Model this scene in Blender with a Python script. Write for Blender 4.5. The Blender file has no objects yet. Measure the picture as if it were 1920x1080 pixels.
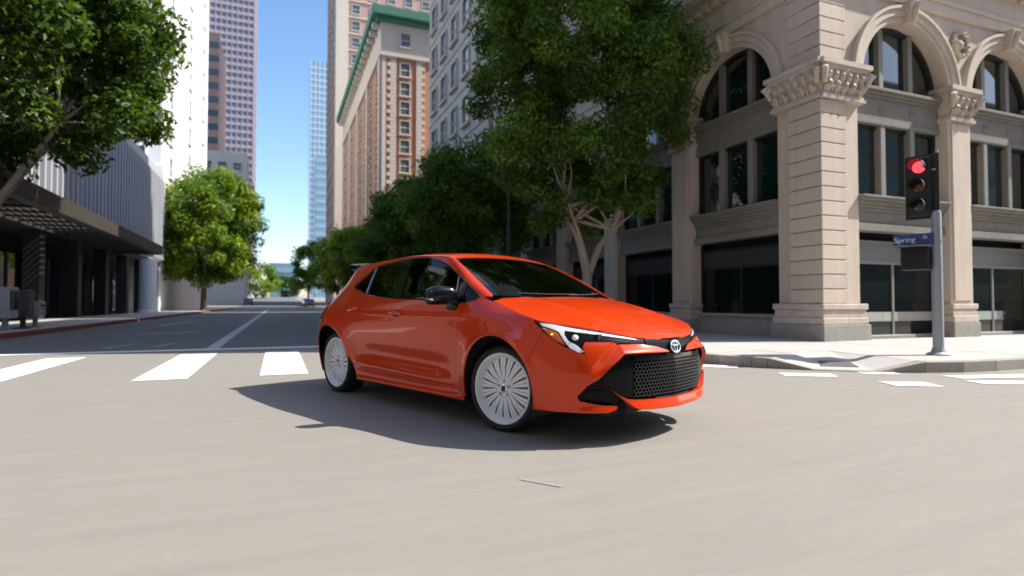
import bpy, bmesh, math, random
import numpy as np
from mathutils import Vector, Matrix, geometry
R=math.radians
scene=bpy.context.scene
# ------------------------------------------------------------------ camera
cam=bpy.data.cameras.new('camera'); camo=bpy.data.objects.new('camera',cam); scene.collection.objects.link(camo)
cam.sensor_width=36; cam.lens=20.387; cam.clip_start=.05; cam.clip_end=4000
camo.location=(0,0,.95)
camo.rotation_euler=(R(90)+.0256,0,-.3838)
cam.dof.use_dof=True; cam.dof.focus_distance=4.9; cam.dof.aperture_fstop=1.1
scene.camera=camo
# ------------------------------------------------------------------ light
SUN_EL=R(46.5); SUN_DIR=Vector((.958*math.cos(SUN_EL),-.287*math.cos(SUN_EL),math.sin(SUN_EL)))
world=bpy.data.worlds.new('World'); scene.world=world; world.use_nodes=True
wn=world.node_tree; bg=wn.nodes['Background']
sky=wn.nodes.new('ShaderNodeTexSky'); sky.sky_type='NISHITA'; sky.sun_disc=False
sky.sun_elevation=SUN_EL; sky.sun_rotation=math.atan2(SUN_DIR.x,SUN_DIR.y)
sky.air_density=1.0; sky.dust_density=1.1; sky.ozone_density=1.0
hsv=wn.nodes.new('ShaderNodeHueSaturation'); hsv.inputs['Saturation'].default_value=1.18; wn.links.new(sky.outputs[0],hsv.inputs['Color'])
wn.links.new(hsv.outputs[0],bg.inputs[0]); bg.inputs[1].default_value=.15
sl=bpy.data.lights.new('sun','SUN'); sl.energy=4.6; sl.angle=R(.5); sl.color=(1,.955,.88)
so=bpy.data.objects.new('sun',sl); scene.collection.objects.link(so)
so.rotation_euler=SUN_DIR.to_track_quat('Z','Y').to_euler(); so.location=(40,-20,60)
scene.view_settings.view_transform='Standard'; scene.view_settings.look='None'
scene.view_settings.exposure=.84; scene.view_settings.gamma=1
scene.cycles.max_bounces=8; scene.cycles.transparent_max_bounces=12
scene.cycles.sample_clamp_indirect=6; scene.cycles.use_denoising=True
rnd=random.Random(7); rng=np.random.default_rng(7)
COL=scene.collection
# ------------------------------------------------------------------ helpers
def tag(o,label=None,cat=None,group=None,kind=None):
    if label: o['label']=label
    if cat: o['category']=cat
    if group: o['group']=group
    if kind: o['kind']=kind
    return o
def empty(name,loc=(0,0,0),rz=0,parent=None):
    o=bpy.data.objects.new(name,None); COL.objects.link(o); o.location=loc; o.rotation_euler=(0,0,rz); o.empty_display_size=.2
    if parent: o.parent=parent
    return o
def link(name,me,parent=None,loc=None,rot=None):
    o=bpy.data.objects.new(name,me); COL.objects.link(o)
    if parent: o.parent=parent
    if loc is not None: o.location=loc
    if rot is not None: o.rotation_euler=rot
    return o
class MB:
    """collects shapes into one mesh"""
    def __init__(s): s.v=[]; s.f=[]
    def add(s,vs,fs):
        n=len(s.v); s.v+=[tuple(map(float,p)) for p in vs]; s.f+=[tuple(i+n for i in f) for f in fs]; return s
    def box(s,x0,x1,y0,y1,z0,z1,M=None):
        vs=[(x,y,z) for z in(z0,z1) for x,y in((x0,y0),(x1,y0),(x1,y1),(x0,y1))]
        if M is not None: vs=[M@Vector(p) for p in vs]
        return s.add(vs,[(3,2,1,0),(4,5,6,7),(0,1,5,4),(1,2,6,5),(2,3,7,6),(3,0,4,7)])
    def loft(s,rings,cap=True,closed=True):
        n=len(rings[0]); vs=[p for r in rings for p in r]; fs=[]
        for i in range(len(rings)-1):
            for j in range(n if closed else n-1):
                k=(j+1)%n; fs.append((i*n+j,i*n+k,(i+1)*n+k,(i+1)*n+j))
        if cap: fs+= [tuple(range(n))[::-1], tuple((len(rings)-1)*n+j for j in range(n))]
        return s.add(vs,fs)
    def tube(s,pts,rad,n=8,cap=True):
        pts=[Vector(p) for p in pts]; rad=rad if hasattr(rad,'__len__') else [rad]*len(pts)
        rings=[]; up=Vector((0,0,1))
        for i,p in enumerate(pts):
            t=(pts[min(i+1,len(pts)-1)]-pts[max(i-1,0)]).normalized()
            a=t.cross(up if abs(t.z)<.95 else Vector((1,0,0))).normalized(); b=t.cross(a)
            if i and (a.dot(pa)<0): a,b=-a,-b
            pa=a
            rings.append([p+(a*math.cos(q)+b*math.sin(q))*rad[i] for q in [2*math.pi*k/n for k in range(n)]])
        return s.loft(rings,cap)
    def lathe(s,prof,n=24,M=None,cap=True):
        rings=[[Vector((r*math.cos(2*math.pi*k/n),r*math.sin(2*math.pi*k/n),z)) for k in range(n)] for r,z in prof]
        if M is not None: rings=[[M@p for p in r] for r in rings]
        return s.loft(rings,cap)
    def prism(s,poly,y0,y1,M=None):
        """poly in (x,z), extruded along y"""
        n=len(poly); vs=[Vector((x,y0,z)) for x,z in poly]+[Vector((x,y1,z)) for x,z in poly]
        if M is not None: vs=[M@p for p in vs]
        return s.add(vs,[tuple(range(n)),tuple(range(2*n-1,n-1,-1))]+[(i,(i+1)%n+0,(i+1)%n+n,i+n)[::-1] for i in range(n)])
    def mesh(s,name,mat,bevel=0,smooth=False,seg=2,angle=30):
        me=bpy.data.meshes.new(name); me.from_pydata(s.v,[],s.f); me.materials.append(mat)
        bm=bmesh.new(); bm.from_mesh(me); bmesh.ops.recalc_face_normals(bm,faces=bm.faces)
        if bevel:
            es=[e for e in bm.edges if len(e.link_faces)==2 and e.calc_face_angle(0)>R(angle)]
            bmesh.ops.bevel(bm,geom=es,offset=bevel,segments=seg,affect='EDGES',profile=.5,clamp_overlap=True)
        bm.to_mesh(me); bm.free()
        if smooth:
            for p in me.polygons: p.use_smooth=True
            try: me.set_sharp_from_angle(angle=R(40))
            except Exception: pass
        return me
    def build(s,name,mat,parent=None,bevel=0,smooth=False,loc=None,rot=None,seg=2,angle=30):
        return link(name,s.mesh(name,mat,bevel,smooth,seg,angle),parent,loc,rot)
# ------------------------------------------------------------------ materials
def mat(name,col,rough=.6,metal=0,spec=.5,coat=0,noise=None,bump=0,bscale=20,emit=None,var=0,coords='Object',stretch=None,trans=0):
    """procedural principled material; noise=(scale,amount) mottles the colour"""
    m=bpy.data.materials.new(name); m.use_nodes=True; nt=m.node_tree; b=nt.nodes['Principled BSDF']
    b.inputs['Base Color'].default_value=(*col,1); b.inputs['Roughness'].default_value=rough; b.inputs['Metallic'].default_value=metal
    b.inputs['Specular IOR Level'].default_value=spec; b.inputs['Coat Weight'].default_value=coat; b.inputs['Coat Roughness'].default_value=.03
    if trans: b.inputs['Transmission Weight'].default_value=trans
    if emit: b.inputs['Emission Color'].default_value=(*emit[0],1); b.inputs['Emission Strength'].default_value=emit[1]
    if noise or bump:
        tc=nt.nodes.new('ShaderNodeTexCoord'); src=tc.outputs[coords]
        if stretch:
            mp=nt.nodes.new('ShaderNodeMapping'); mp.inputs['Scale'].default_value=stretch; nt.links.new(src,mp.inputs[0]); src=mp.outputs[0]
    if noise:
        sc,am=noise; mixsrc=None
        n1=nt.nodes.new('ShaderNodeTexNoise'); n1.inputs['Scale'].default_value=sc; n1.inputs['Detail'].default_value=8; n1.inputs['Roughness'].default_value=.65; nt.links.new(src,n1.inputs['Vector'])
        n2=nt.nodes.new('ShaderNodeTexNoise'); n2.inputs['Scale'].default_value=sc*.13; n2.inputs['Detail'].default_value=4; nt.links.new(src,n2.inputs['Vector'])
        ad=nt.nodes.new('ShaderNodeMath'); ad.operation='ADD'; nt.links.new(n1.outputs[0],ad.inputs[0]); nt.links.new(n2.outputs[0],ad.inputs[1])
        mr=nt.nodes.new('ShaderNodeMapRange'); mr.inputs[1].default_value=.6; mr.inputs[2].default_value=1.4; mr.inputs[3].default_value=1-am; mr.inputs[4].default_value=1+am; nt.links.new(ad.outputs[0],mr.inputs[0])
        fac=mr.outputs[0]
        if var:
            oi=nt.nodes.new('ShaderNodeObjectInfo'); m2=nt.nodes.new('ShaderNodeMapRange'); m2.inputs[3].default_value=1-var; m2.inputs[4].default_value=1+var; nt.links.new(oi.outputs['Random'],m2.inputs[0])
            mu=nt.nodes.new('ShaderNodeMath'); mu.operation='MULTIPLY'; nt.links.new(fac,mu.inputs[0]); nt.links.new(m2.outputs[0],mu.inputs[1]); fac=mu.outputs[0]
        mx=nt.nodes.new('ShaderNodeMix'); mx.data_type='RGBA'; mx.blend_type='MULTIPLY'; mx.inputs[0].default_value=1
        mx.inputs[6].default_value=(*col,1); nt.links.new(fac,mx.inputs[7]); nt.links.new(mx.outputs[2],b.inputs['Base Color'])
    if bump:
        nb=nt.nodes.new('ShaderNodeTexNoise'); nb.inputs['Scale'].default_value=bscale; nb.inputs['Detail'].default_value=5; nt.links.new(src,nb.inputs['Vector'])
        bp=nt.nodes.new('ShaderNodeBump'); bp.inputs['Strength'].default_value=bump; bp.inputs['Distance'].default_value=.02; nt.links.new(nb.outputs[0],bp.inputs['Height']); nt.links.new(bp.outputs[0],b.inputs['Normal'])
    return m
def glass_mat(name,tint,refl=(1,1,1),rough=.02,ior=1.5):
    """dark tinted pane: see-through tint under a mirror coat, wavy like float glass"""
    m=bpy.data.materials.new(name); m.use_nodes=True; nt=m.node_tree; nt.nodes.remove(nt.nodes['Principled BSDF']); out=nt.nodes['Material Output']
    tr=nt.nodes.new('ShaderNodeBsdfTransparent'); tr.inputs[0].default_value=(*tint,1)
    gl=nt.nodes.new('ShaderNodeBsdfGlossy'); gl.inputs['Color'].default_value=(*refl,1); gl.inputs['Roughness'].default_value=rough
    fr=nt.nodes.new('ShaderNodeFresnel'); fr.inputs['IOR'].default_value=ior
    mx=nt.nodes.new('ShaderNodeMixShader'); nt.links.new(fr.outputs[0],mx.inputs[0]); nt.links.new(tr.outputs[0],mx.inputs[1]); nt.links.new(gl.outputs[0],mx.inputs[2]); nt.links.new(mx.outputs[0],out.inputs[0])
    return m
# ------------------------------------------------------------------ ground, road, pavements
M_ASPH=mat('pale_worn_asphalt',(.242,.222,.194),rough=.88,noise=(16,.11),bump=.35,bscale=70,coords='Object',stretch=(.45,4.0,1))
M_ASPH2=mat('dark_asphalt',(.128,.133,.134),rough=.85,noise=(5,.18),bump=.25,bscale=140,stretch=(2.2,.5,1))
M_PAINTW=mat('white_road_paint',(.76,.75,.73),rough=.7,noise=(26,.16),bump=.1,bscale=120)
M_PAINTM=mat('faded_lane_marking',(.27,.275,.275),rough=.75,noise=(6,.25))
M_PAINTD=mat('worn_white_paint',(.44,.44,.43),rough=.75,noise=(6,.25))
M_FAINT=mat('faint_paint',(.30,.28,.255),rough=.8,noise=(9,.1))
M_CONC=mat('pavement_concrete',(.43,.405,.375),rough=.85,noise=(5,.10),bump=.12,bscale=60,var=.05)
M_KERB=mat('kerb_stone',(.30,.275,.235),rough=.85,noise=(6,.22),bump=.2,bscale=30,var=.08)
M_KERBR=mat('red_kerb_paint',(.20,.045,.04),rough=.8,noise=(4,.3),var=.1)
def rise(y): return 0. if y<95 else 3.2*min(1,((y-95)/150.))**1.3
def strip(name,x0,x1,ys,z,m,parent=None):
    vs=[];fs=[]
    for i,y in enumerate(ys): vs+=[(x0,y,rise(y)+z),(x1,y,rise(y)+z)]
    for i in range(len(ys)-1): fs.append((2*i,2*i+1,2*i+3,2*i+2))
    o=MB().add(vs,fs).build(name,m,parent); return o
FARY=[95,115,140,170,205,250,400]
g=strip('ground',-1500,1500,[-1500,-100,-20,0,20,60]+FARY+[3000],0,M_ASPH); tag(g,kind='structure')
road=strip('road',-6.6,6.1,[13.25,20,40,60,80]+FARY,.004,M_ASPH2); tag(road,kind='structure')
def quad(name,pts,m,z=.008,parent=road): return MB().add([(x,y,z) for x,y in pts],[(0,1,2,3)]).build(name,m,parent)
for x0,x1 in ((-3.65,-3.07),(-1.64,-1.04),(-.21,.39),(1.79,2.39),(3.3,3.9)): quad('crosswalk_bar',[(x0,8.25),(x1,8.25),(x1,12.15),(x0,12.15)],M_PAINTW,.005)
quad('stop_line',[(-6.2,13.02),(6.0,13.02),(6.0,13.38),(-6.2,13.38)],M_PAINTW,.009)
quad('lane_line',[(-1.36,13.5),(-1.12,13.5),(-1.12,92),(-1.36,92)],M_PAINTD,.009)
for p in ([(-3.9,20.3),(-2.2,20.9),(-2.2,21.4),(-3.9,20.9)],[(-4.6,27),(-4.3,27),(-3.9,34),(-4.2,34)],[(-3.4,14.4),(-3.25,14.4),(-2.95,15.6),(-3.1,15.6)],[(-2.5,14.4),(-2.35,14.4),(-2.15,15.6),(-2.3,15.6)],[(1.6,26),(2.8,26),(2.8,26.7),(1.6,26.7)],[(2.0,24),(2.25,24),(2.25,33),(2.0,33)]): quad('lane_marking',p,M_PAINTM,.009)
for p in ([(5.6,7.55),(6.45,6.85),(6.2,6.6),(5.4,7.3)],[(6.28,5.95),(6.85,5.62),(6.66,5.34),(6.1,5.65)],[(6.72,4.86),(7.16,4.6),(6.98,4.26),(6.55,4.52)],[(7.35,5.62),(7.78,5.4),(7.66,5.2),(7.25,5.4)],[(8.0,4.92),(10.6,4.25),(10.5,3.98),(7.95,4.62)],[(7.75,4.5),(9.4,3.75),(9.25,3.5),(7.65,4.22)],[(1.22,2.90),(1.37,2.70),(1.362,2.69),(1.212,2.89)]): quad('road_marking',p,M_PAINTW if p[0][0]>3 else M_FAINT,.006,g)
def slab_field(sw,outline,z,size,lim,m,m2):
    """cut a pavement outline into slabs; each slab near the camera is a piece"""
    bm=bmesh.new(); bm.faces.new([bm.verts.new((x,y,0)) for x,y in outline])
    xs=[p[0] for p in outline]; ys=[p[1] for p in outline]
    for ax,(a,b) in ((0,(min(xs),min(max(xs),lim[0]))),(1,(min(ys),min(max(ys),lim[1])))):
        k=math.floor(a/size)+1
        while k*size<b:
            no=[0,0,0]; no[ax]=1; co=[0,0,0]; co[ax]=k*size
            bmesh.ops.bisect_plane(bm,geom=bm.verts[:]+bm.edges[:]+bm.faces[:],plane_co=co,plane_no=no); k+=1
    for f in list(bm.faces):
        c=f.calc_center_median(); vs=[v.co.copy() for v in f.verts]
        if len(vs)<3 or f.calc_area()<.02: continue
        far=c.x>lim[0] or c.y>lim[1] or c.x<-lim[0]
        pts=[v+(c-v).normalized()*.006 for v in vs]; n=len(pts); zz=z+rnd.uniform(-.002,.002)
        mb=MB().add([(p.x,p.y,zz) for p in pts]+[(p.x,p.y,z-.05) for p in pts],[tuple(range(n))]+[(i,(i+1)%n,(i+1)%n+n,i+n) for i in range(n)])
        mb.build('paving_slab',m,sw)
    bm.free()
def kerb(sw,line,m,h=.15,w=.16,seg=3.0,drop=None):
    """kerb stones along a polyline"""
    L=[Vector((*p,0)) for p in line]; pts=[]; 
    for a,b in zip(L,L[1:]):
        n=max(1,round((b-a).length/seg)); pts+=[a+(b-a)*k/n for k in range(n)]
    pts.append(L[-1])
    for a,b in zip(pts,pts[1:]):
        d=(b-a).normalized(); nn=Vector((-d.y,d.x,0)); a2=a+d*.002; b2=b-d*.002
        ha=h if not drop else drop(a); hb=h if not drop else drop(b)
        vs=[a2,b2,b2+nn*w,a2+nn*w]; hs=[ha,hb,hb,ha]
        mb=MB().add([(v.x,v.y,-.05) for v in vs]+[(v.x,v.y,q) for v,q in zip(vs,hs)],[(3,2,1,0),(4,5,6,7),(0,1,5,4),(1,2,6,5),(2,3,7,6),(3,0,4,7)])
        mb.build('kerb_stone',m,sw,bevel=.012)
# right pavement round the corner, with a dropped ramp
CX,CY,RC=9.3,8.2,3.2
def cpt(a,r=RC): return (CX+r*math.cos(R(a)),CY+r*math.sin(R(a)))
A0,A1,A2,A3=213,224,238,249
walk=empty('pavement',(0,0,0)); tag(walk,kind='structure')
MB().add([(6.4,8,.1),(70,5.2,.1),(70,130,.1),(6.4,130,.1)],[(0,1,2,3)]) 
inner=[cpt(a,RC-.16) for a in range(180,A0,6)]+[cpt(A0,RC-.16),cpt(A1+1,RC-1.75),cpt(A2-1,RC-1.75),cpt(A3,RC-.16)]+[cpt(a,RC-.16) for a in range(A3+5,271,6)]
outl=[(6.26,60)]+inner+[(60,5.16),(60,8.9),(10.55,8.9),(10.55,60)]
slab_field(walk,outl,.15,1.5,(22,32),M_CONC,M_CONC)
dropf=lambda p: .15 if not (R(A0)<math.atan2(p.y-CY,p.x-CX)%(2*math.pi)<R(A3)) else .015+.135*max(0,min(1,max((R(A1)-math.atan2(p.y-CY,p.x-CX)%(2*math.pi))/R(A1-A0),(math.atan2(p.y-CY,p.x-CX)%(2*math.pi)-R(A2))/R(A3-A2))))
kerb(walk,[(6.1,130),(6.1,60),(6.1,8.2)]+[cpt(a) for a in [190,200,209,213,224,238,249,259,270]]+[(60,5.0)],M_KERB,drop=dropf)
r0,r1,r2,r3=cpt(A0,RC-.16),cpt(A1,RC-.16),cpt(A2,RC-.16),cpt(A3,RC-.16); b1,b2=cpt(A1+1,RC-1.75),cpt(A2-1,RC-1.75)
MB().add([(*r0,.149),(*r1,.014),(*r2,.014),(*r3,.149),(*b2,.149),(*b1,.149)],[(1,2,4,5),(0,1,5),(2,3,4)]).build('kerb_ramp',M_CONC,walk)
tp=[cpt(A1+2,RC-.35),cpt(A2-2,RC-.35),cpt(A2-2,RC-.80),cpt(A1+2,RC-.80)]
M_TACT=mat('tactile_grey',(.16,.155,.145),rough=.8,noise=(10,.2))
def rz(p): return .014+.135*(RC-.16-math.hypot(p[0]-CX,p[1]-CY))/1.59+.006
pad=MB().add([(*p,rz(p)) for p in tp],[(0,1,2,3)]).build('tactile_pad',M_TACT,walk)
mb=MB()
for i in range(9):
    for j in range(5):
        s_,t_=(i+.5)/9,(j+.5)/5; x=(1-t_)*((1-s_)*tp[0][0]+s_*tp[1][0])+t_*((1-s_)*tp[3][0]+s_*tp[2][0]); y=(1-t_)*((1-s_)*tp[0][1]+s_*tp[1][1])+t_*((1-s_)*tp[3][1]+s_*tp[2][1])
        mb.lathe([(.026,0),(.016,.008),(.001,.009)],8,Matrix.Translation((x,y,rz((x,y))-.001)),cap=False)
mb.build('pad_domes',M_TACT,pad); pad.children[0]['kind']='stuff'
# left pavement
walk2=empty('pavement',(0,0,0)); tag(walk2,kind='structure')
M_CONCL=M_CONC
LC=[(-9.4+2.64*math.cos(R(a)),16.6+2.64*math.sin(R(a))) for a in range(-90,1,9)]
slab_field(walk2,[(-60,13.96)]+LC+[(-6.76,130),(-10.6,130),(-10.6,22),(-60,22)],.15,2.0,(14,60),M_CONC,M_CONC)
kerb(walk2,[(-60,13.8)]+[(-9.4+2.8*math.cos(R(a)),16.6+2.8*math.sin(R(a))) for a in range(-90,1,9)]+[(-6.6,60),(-6.6,130)],M_KERBR)
# ------------------------------------------------------------------ corner building
M_STONE=mat('cream_stone',(.585,.495,.40),rough=.8,stretch=(1,1,.22),noise=(3.5,.20),bump=.2,bscale=24,var=.05)
M_STONE2=mat('carved_cream_stone',(.54,.462,.382),rough=.85,noise=(9,.25),bump=.5,bscale=18)
M_PLINTH=mat('grey_granite',(.33,.31,.28),rough=.8,noise=(5,.25),bump=.15,bscale=40)
M_SPAN=mat('weathered_grey_stone',(.225,.21,.18),rough=.85,noise=(4,.25),bump=.2,bscale=20)
M_MULL=mat('grey_frame_paint',(.235,.225,.205),rough=.6,noise=(5,.15))
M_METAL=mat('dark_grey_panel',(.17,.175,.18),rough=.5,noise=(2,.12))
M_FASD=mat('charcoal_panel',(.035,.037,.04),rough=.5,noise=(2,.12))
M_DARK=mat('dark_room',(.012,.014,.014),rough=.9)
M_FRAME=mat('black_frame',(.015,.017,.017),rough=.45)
def pane_mat(name,col,rough=.03,ior=1.5,bump=.02):
    m=mat(name,col,rough=rough,spec=.5,bump=bump,bscale=1.3); m.node_tree.nodes['Principled BSDF'].inputs['IOR'].default_value=ior; return m
M_PANE=pane_mat('window_glass',(.006,.018,.017),ior=2.0)
M_PANE2=pane_mat('shop_glass',(.006,.011,.011),ior=1.5)
M_BAND=mat('pale_window_band',(.42,.38,.355),rough=.6,noise=(3,.15))
M_BANDG=mat('pale_green_band',(.36,.40,.36),rough=.6,noise=(3,.15))
bld=empty('corner_building',(10.5,8.75,0)); tag(bld,'cream stone corner building with rusticated pillar and arched windows','building')
FR_=Matrix(((1,0,0,0),(0,-1,0,0),(0,0,1,0),(0,0,0,1)))            # (s,out,z): s along +X, out -Y   (local to the building)
FL_=Matrix(((0,-1,0,0),(1,0,0,0),(0,0,1,0),(0,0,0,1)))            # s along +Y, out -X
Z_SP=5.85; RAD=1.46; OPW=2.92; PIL=.82; S0=1.22; PITCH=OPW+PIL; Z_TOP=7.72
_cache={}
def shared(key,fn):
    if key not in _cache: _cache[key]=fn()
    return _cache[key]
def put(name,me,parent,M): 
    o=bpy.data.objects.new(name,me); COL.objects.link(o); o.parent=parent; o.matrix_local=M; return o
def halfring(mb,cx,r0,r1,d0,d1,z0,n=28,a0=0,a1=180):
    """arched moulding: ring r0..r1 about (cx,z0), depth d0..d1"""
    rings=[]
    for k in range(n+1):
        a=R(a0+(a1-a0)*k/n); c,s=math.cos(a),math.sin(a)
        rings.append([Vector((cx+r0*c,d0,z0+r0*s)),Vector((cx+r1*c,d0,z0+r1*s)),Vector((cx+r1*c,d1,z0+r1*s)),Vector((cx+r0*c,d1,z0+r0*s))])
    return mb.loft(rings)
def arch_wall(mb,w,zs,zt,d0,d1,r,n=28):
    """wall above an arched opening of width w centred at 0"""
    for k in range(n):
        a,b=R(180*k/n),R(180*(k+1)/n); x0,z0,x1,z1=r*math.cos(a),zs+r*math.sin(a),r*math.cos(b),zs+r*math.sin(b)
        mb.add([(x0,d0,z0),(x1,d0,z1),(x1,d0,zt),(x0,d0,zt),(x0,d1,z0),(x1,d1,z1),(x1,d1,zt),(x0,d1,zt)],[(0,1,2,3),(7,6,5,4),(0,4,5,1),(3,2,6,7)])
    return mb
def prof_box(mb,s0,s1,prof,back):
    """horizontal moulding: prof = [(out,z)...] bottom to top"""
    for (o,z0,z1) in prof: mb.box(s0,s1,back,o,z0,z1)
    return mb
def scroll(mb,x,d,z,r,h):
    """acanthus-like curl"""
    pts=[(x,d+.01,z-h),(x*1.02,d+.05,z-h*.55),(x*1.06,d+.10,z-h*.15),(x*1.08,d+.16,z),(x*1.09,d+.19,z-.05),(x*1.08,d+.165,z-.085)]
    return mb.tube(pts,[r*1.1,r*1.2,r*1.1,r,r*.8,r*.5],8)
def capital_mesh(w,back,both_sides=False):
    def f():
        mb=MB(); d=.06
        mb.box(-w/2-.06,w/2+.06,back,.10,5.25,5.32); mb.box(-w/2-.03,w/2+.03,back,.07,5.32,5.38)
        mb.loft([[Vector((-w/2,back,5.38)),Vector((w/2,back,5.38)),Vector((w/2,.03,5.38)),Vector((-w/2,.03,5.38))],[Vector((-w/2-.10,back,5.86)),Vector((w/2+.10,back,5.86)),Vector((w/2+.10,.13,5.86)),Vector((-w/2-.10,.13,5.86))]])
        mb.box(-w/2-.11,w/2+.11,back,.17,5.86,5.94); mb.box(-w/2-.15,w/2+.15,back,.21,5.94,6.04)
        n=max(3,round(w/.2))
        for row,(z,h,rr) in enumerate(((5.56,.18,.05),(5.76,.22,.06))):
            k=n-1+(row%2)
            for i in range(k):
                x=-w/2+w*(i+.5)/k; pts=[(x,.03,z-h),(x,.08,z-h*.5),(x,.12,z-.02),(x,.15,z+.01),(x,.17,z-.03),(x,.15,z-.06)]
                mb.tube(pts,[rr*.8,rr*1.2,rr*1.15,rr,rr*.7,rr*.4],7)
        for sgn in (-1,1):
            pts=[Vector((sgn*(w/2+.02),.10,5.55)),Vector((sgn*(w/2+.08),.17,5.72)),Vector((sgn*(w/2+.11),.20,5.84)),Vector((sgn*(w/2+.14),.22,5.80)),Vector((sgn*(w/2+.12),.20,5.74))]
            mb.tube(pts,[.05,.06,.07,.06,.03],8)
            mb.lathe([(.085,-.05),(.09,0),(.05,.03),(.01,.035)],12,Matrix.Translation((sgn*(w/2+.05),.15,5.79))@Matrix.Rotation(R(-90),4,'X'))
        mb.lathe([(.10,-.05),(.10,.02),(.05,.06),(.01,.07)],12,Matrix.Translation((0,.12,5.88))@Matrix.Rotation(R(-90),4,'X'))
        for i in range(n*2):
            x=-w/2+w*(i+.5)/(n*2); mb.tube([(x,.05,5.40),(x*1.05,.11,5.50),(x*1.06,.15,5.47)],[.03,.035,.02],6)
        return mb.mesh('capital',M_STONE2,smooth=True)
    return shared(('cap',w,back),f)
def facade(F,nb,side):
    rec=-.34
    def P(name,me,parent,s,dz=0): return put(name,me,parent,F@Matrix.Translation((s,0,dz)))
    for b in range(nb):
        s=S0+b*PITCH; c=s+OPW/2
        # pilaster after the bay
        if b<nb-1 or True:
            pc=s+OPW+PIL/2
            P('pilaster',shared('pil',lambda:MB().box(-PIL/2,PIL/2,-.40,0,.93,5.26).box(-PIL/2+.09,PIL/2-.09,-.1,.035,1.0,5.2).mesh('pilaster',M_STONE,bevel=.012)),bld,pc)
            P('pilaster_base',shared('pilb',lambda:MB().box(-PIL/2-.06,PIL/2+.06,-.40,.09,.49,.66).box(-PIL/2-.03,PIL/2+.03,-.40,.06,.66,.80).box(-PIL/2-.06,PIL/2+.06,-.40,.08,.80,.93).mesh('pilaster_base',M_STONE2,bevel=.02)),bld,pc)
            P('pilaster_plinth',shared('pilp',lambda:MB().box(-PIL/2-.08,PIL/2+.08,-.40,.11,.12,.49).mesh('pilaster_plinth',M_PLINTH,bevel=.01)),bld,pc)
            P('capital',capital_mesh(PIL,-.35),bld,pc)
        # spandrel wall with the arch
        P('arch_wall',shared('archw',lambda:arch_wall(MB(),OPW,Z_SP,Z_TOP,.0,-.40,RAD).box(-OPW/2-PIL,-OPW/2,-.40,.0,6.04,Z_TOP).mesh('arch_wall',M_STONE)),bld,c)
        def archm():
            mb=MB(); halfring(mb,0,RAD-.005,RAD+.12,-.05,.05,Z_SP); halfring(mb,0,RAD+.12,RAD+.27,-.05,.09,Z_SP); halfring(mb,0,RAD+.27,RAD+.34,-.05,.13,Z_SP); return mb.mesh('archivolt',M_STONE,bevel=.008)
        av=P('archivolt',shared('archv',archm),bld,c)
        k=put('keystone',shared('key',lambda:MB().loft([[Vector((-.11,-.02,RAD+Z_SP-.06)),Vector((.11,-.02,RAD+Z_SP-.06)),Vector((.11,.17,RAD+Z_SP-.06)),Vector((-.11,.17,RAD+Z_SP-.06))],[Vector((-.17,-.02,RAD+Z_SP+.42)),Vector((.17,-.02,RAD+Z_SP+.42)),Vector((.17,.28,RAD+Z_SP+.42)),Vector((-.17,.28,RAD+Z_SP+.42))]]).tube([(0,.2,RAD+Z_SP-.05),(0,.26,RAD+Z_SP+.2),(0,.33,RAD+Z_SP+.36)],[.05,.07,.06],8).mesh('keystone',M_STONE2,bevel=.02)),av,Matrix())
        # carved wreath in the spandrel
        def wreath():
            mb=MB()
            for i in range(16):
                a=2*math.pi*i/16; mb.tube([(.0+.21*math.cos(a),.02,.27*math.sin(a)),(.25*math.cos(a+.25),.09,.31*math.sin(a+.25)),(.20*math.cos(a+.5),.05,.25*math.sin(a+.5))],[.05,.06,.03],6)
            mb.lathe([(.13,.02),(.11,.07),(.05,.10),(.01,.11)],14,Matrix.Rotation(R(-90),4,'X')); return mb.mesh('carved_wreath',M_STONE2,smooth=True)
        P('carved_wreath',shared('wreath',wreath),bld,s+OPW+PIL/2,7.12)
        # arched window
        aw=P('arched_window',shared('awf',lambda:halfring(MB(),0,RAD-.10,RAD+.02,rec-.04,rec+.06,Z_SP).box(-RAD,RAD,rec-.04,rec+.05,5.76,5.84).mesh('arched_window',M_FRAME)),bld,c)
        def lightpoly(x0,x1):
            r=RAD-.08; pts=[(x0,5.80),(x1,5.80)]
            for q in range(9): x=x1+(x0-x1)*q/8; pts.append((x,Z_SP+math.sqrt(max(0,r*r-x*x))))
            return MB().prism(pts,rec-.015,rec-.005).mesh('pane',M_PANE)
        for i,(x0,x1) in enumerate(((-RAD+.09,-.56),(-.44,.44),(.56,RAD-.09))): put('pane',shared(('apane',i),lambda:lightpoly(x0,x1)),aw,Matrix())
        for x in (-.50,.50):
            hh=Z_SP+math.sqrt((RAD-.03)**2-x*x); put('mullion',shared('amul',lambda:MB().box(-.075,.075,rec-.05,rec+.12,5.76,hh).mesh('mullion',M_MULL,bevel=.015)),aw,Matrix.Translation((x,0,0)))
        # entablature between storeys
        P('window_cornice',shared('wc',lambda:MB().box(-OPW/2,OPW/2,rec-.05,-.06,5.70,5.77).box(-OPW/2,OPW/2,rec-.05,-.11,5.64,5.70).box(-OPW/2,OPW/2,rec-.05,-.16,5.58,5.64).mesh('window_cornice',M_SPAN,bevel=.01)),bld,c)
        sp_=P('spandrel_panel',shared('spn',lambda:MB().box(-OPW/2,OPW/2,rec-.05,-.21,5.01,5.58).box(-OPW/2,OPW/2,rec-.05,-.18,4.97,5.06).mesh('spandrel_panel',M_SPAN,bevel=.008)),bld,c)
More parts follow.
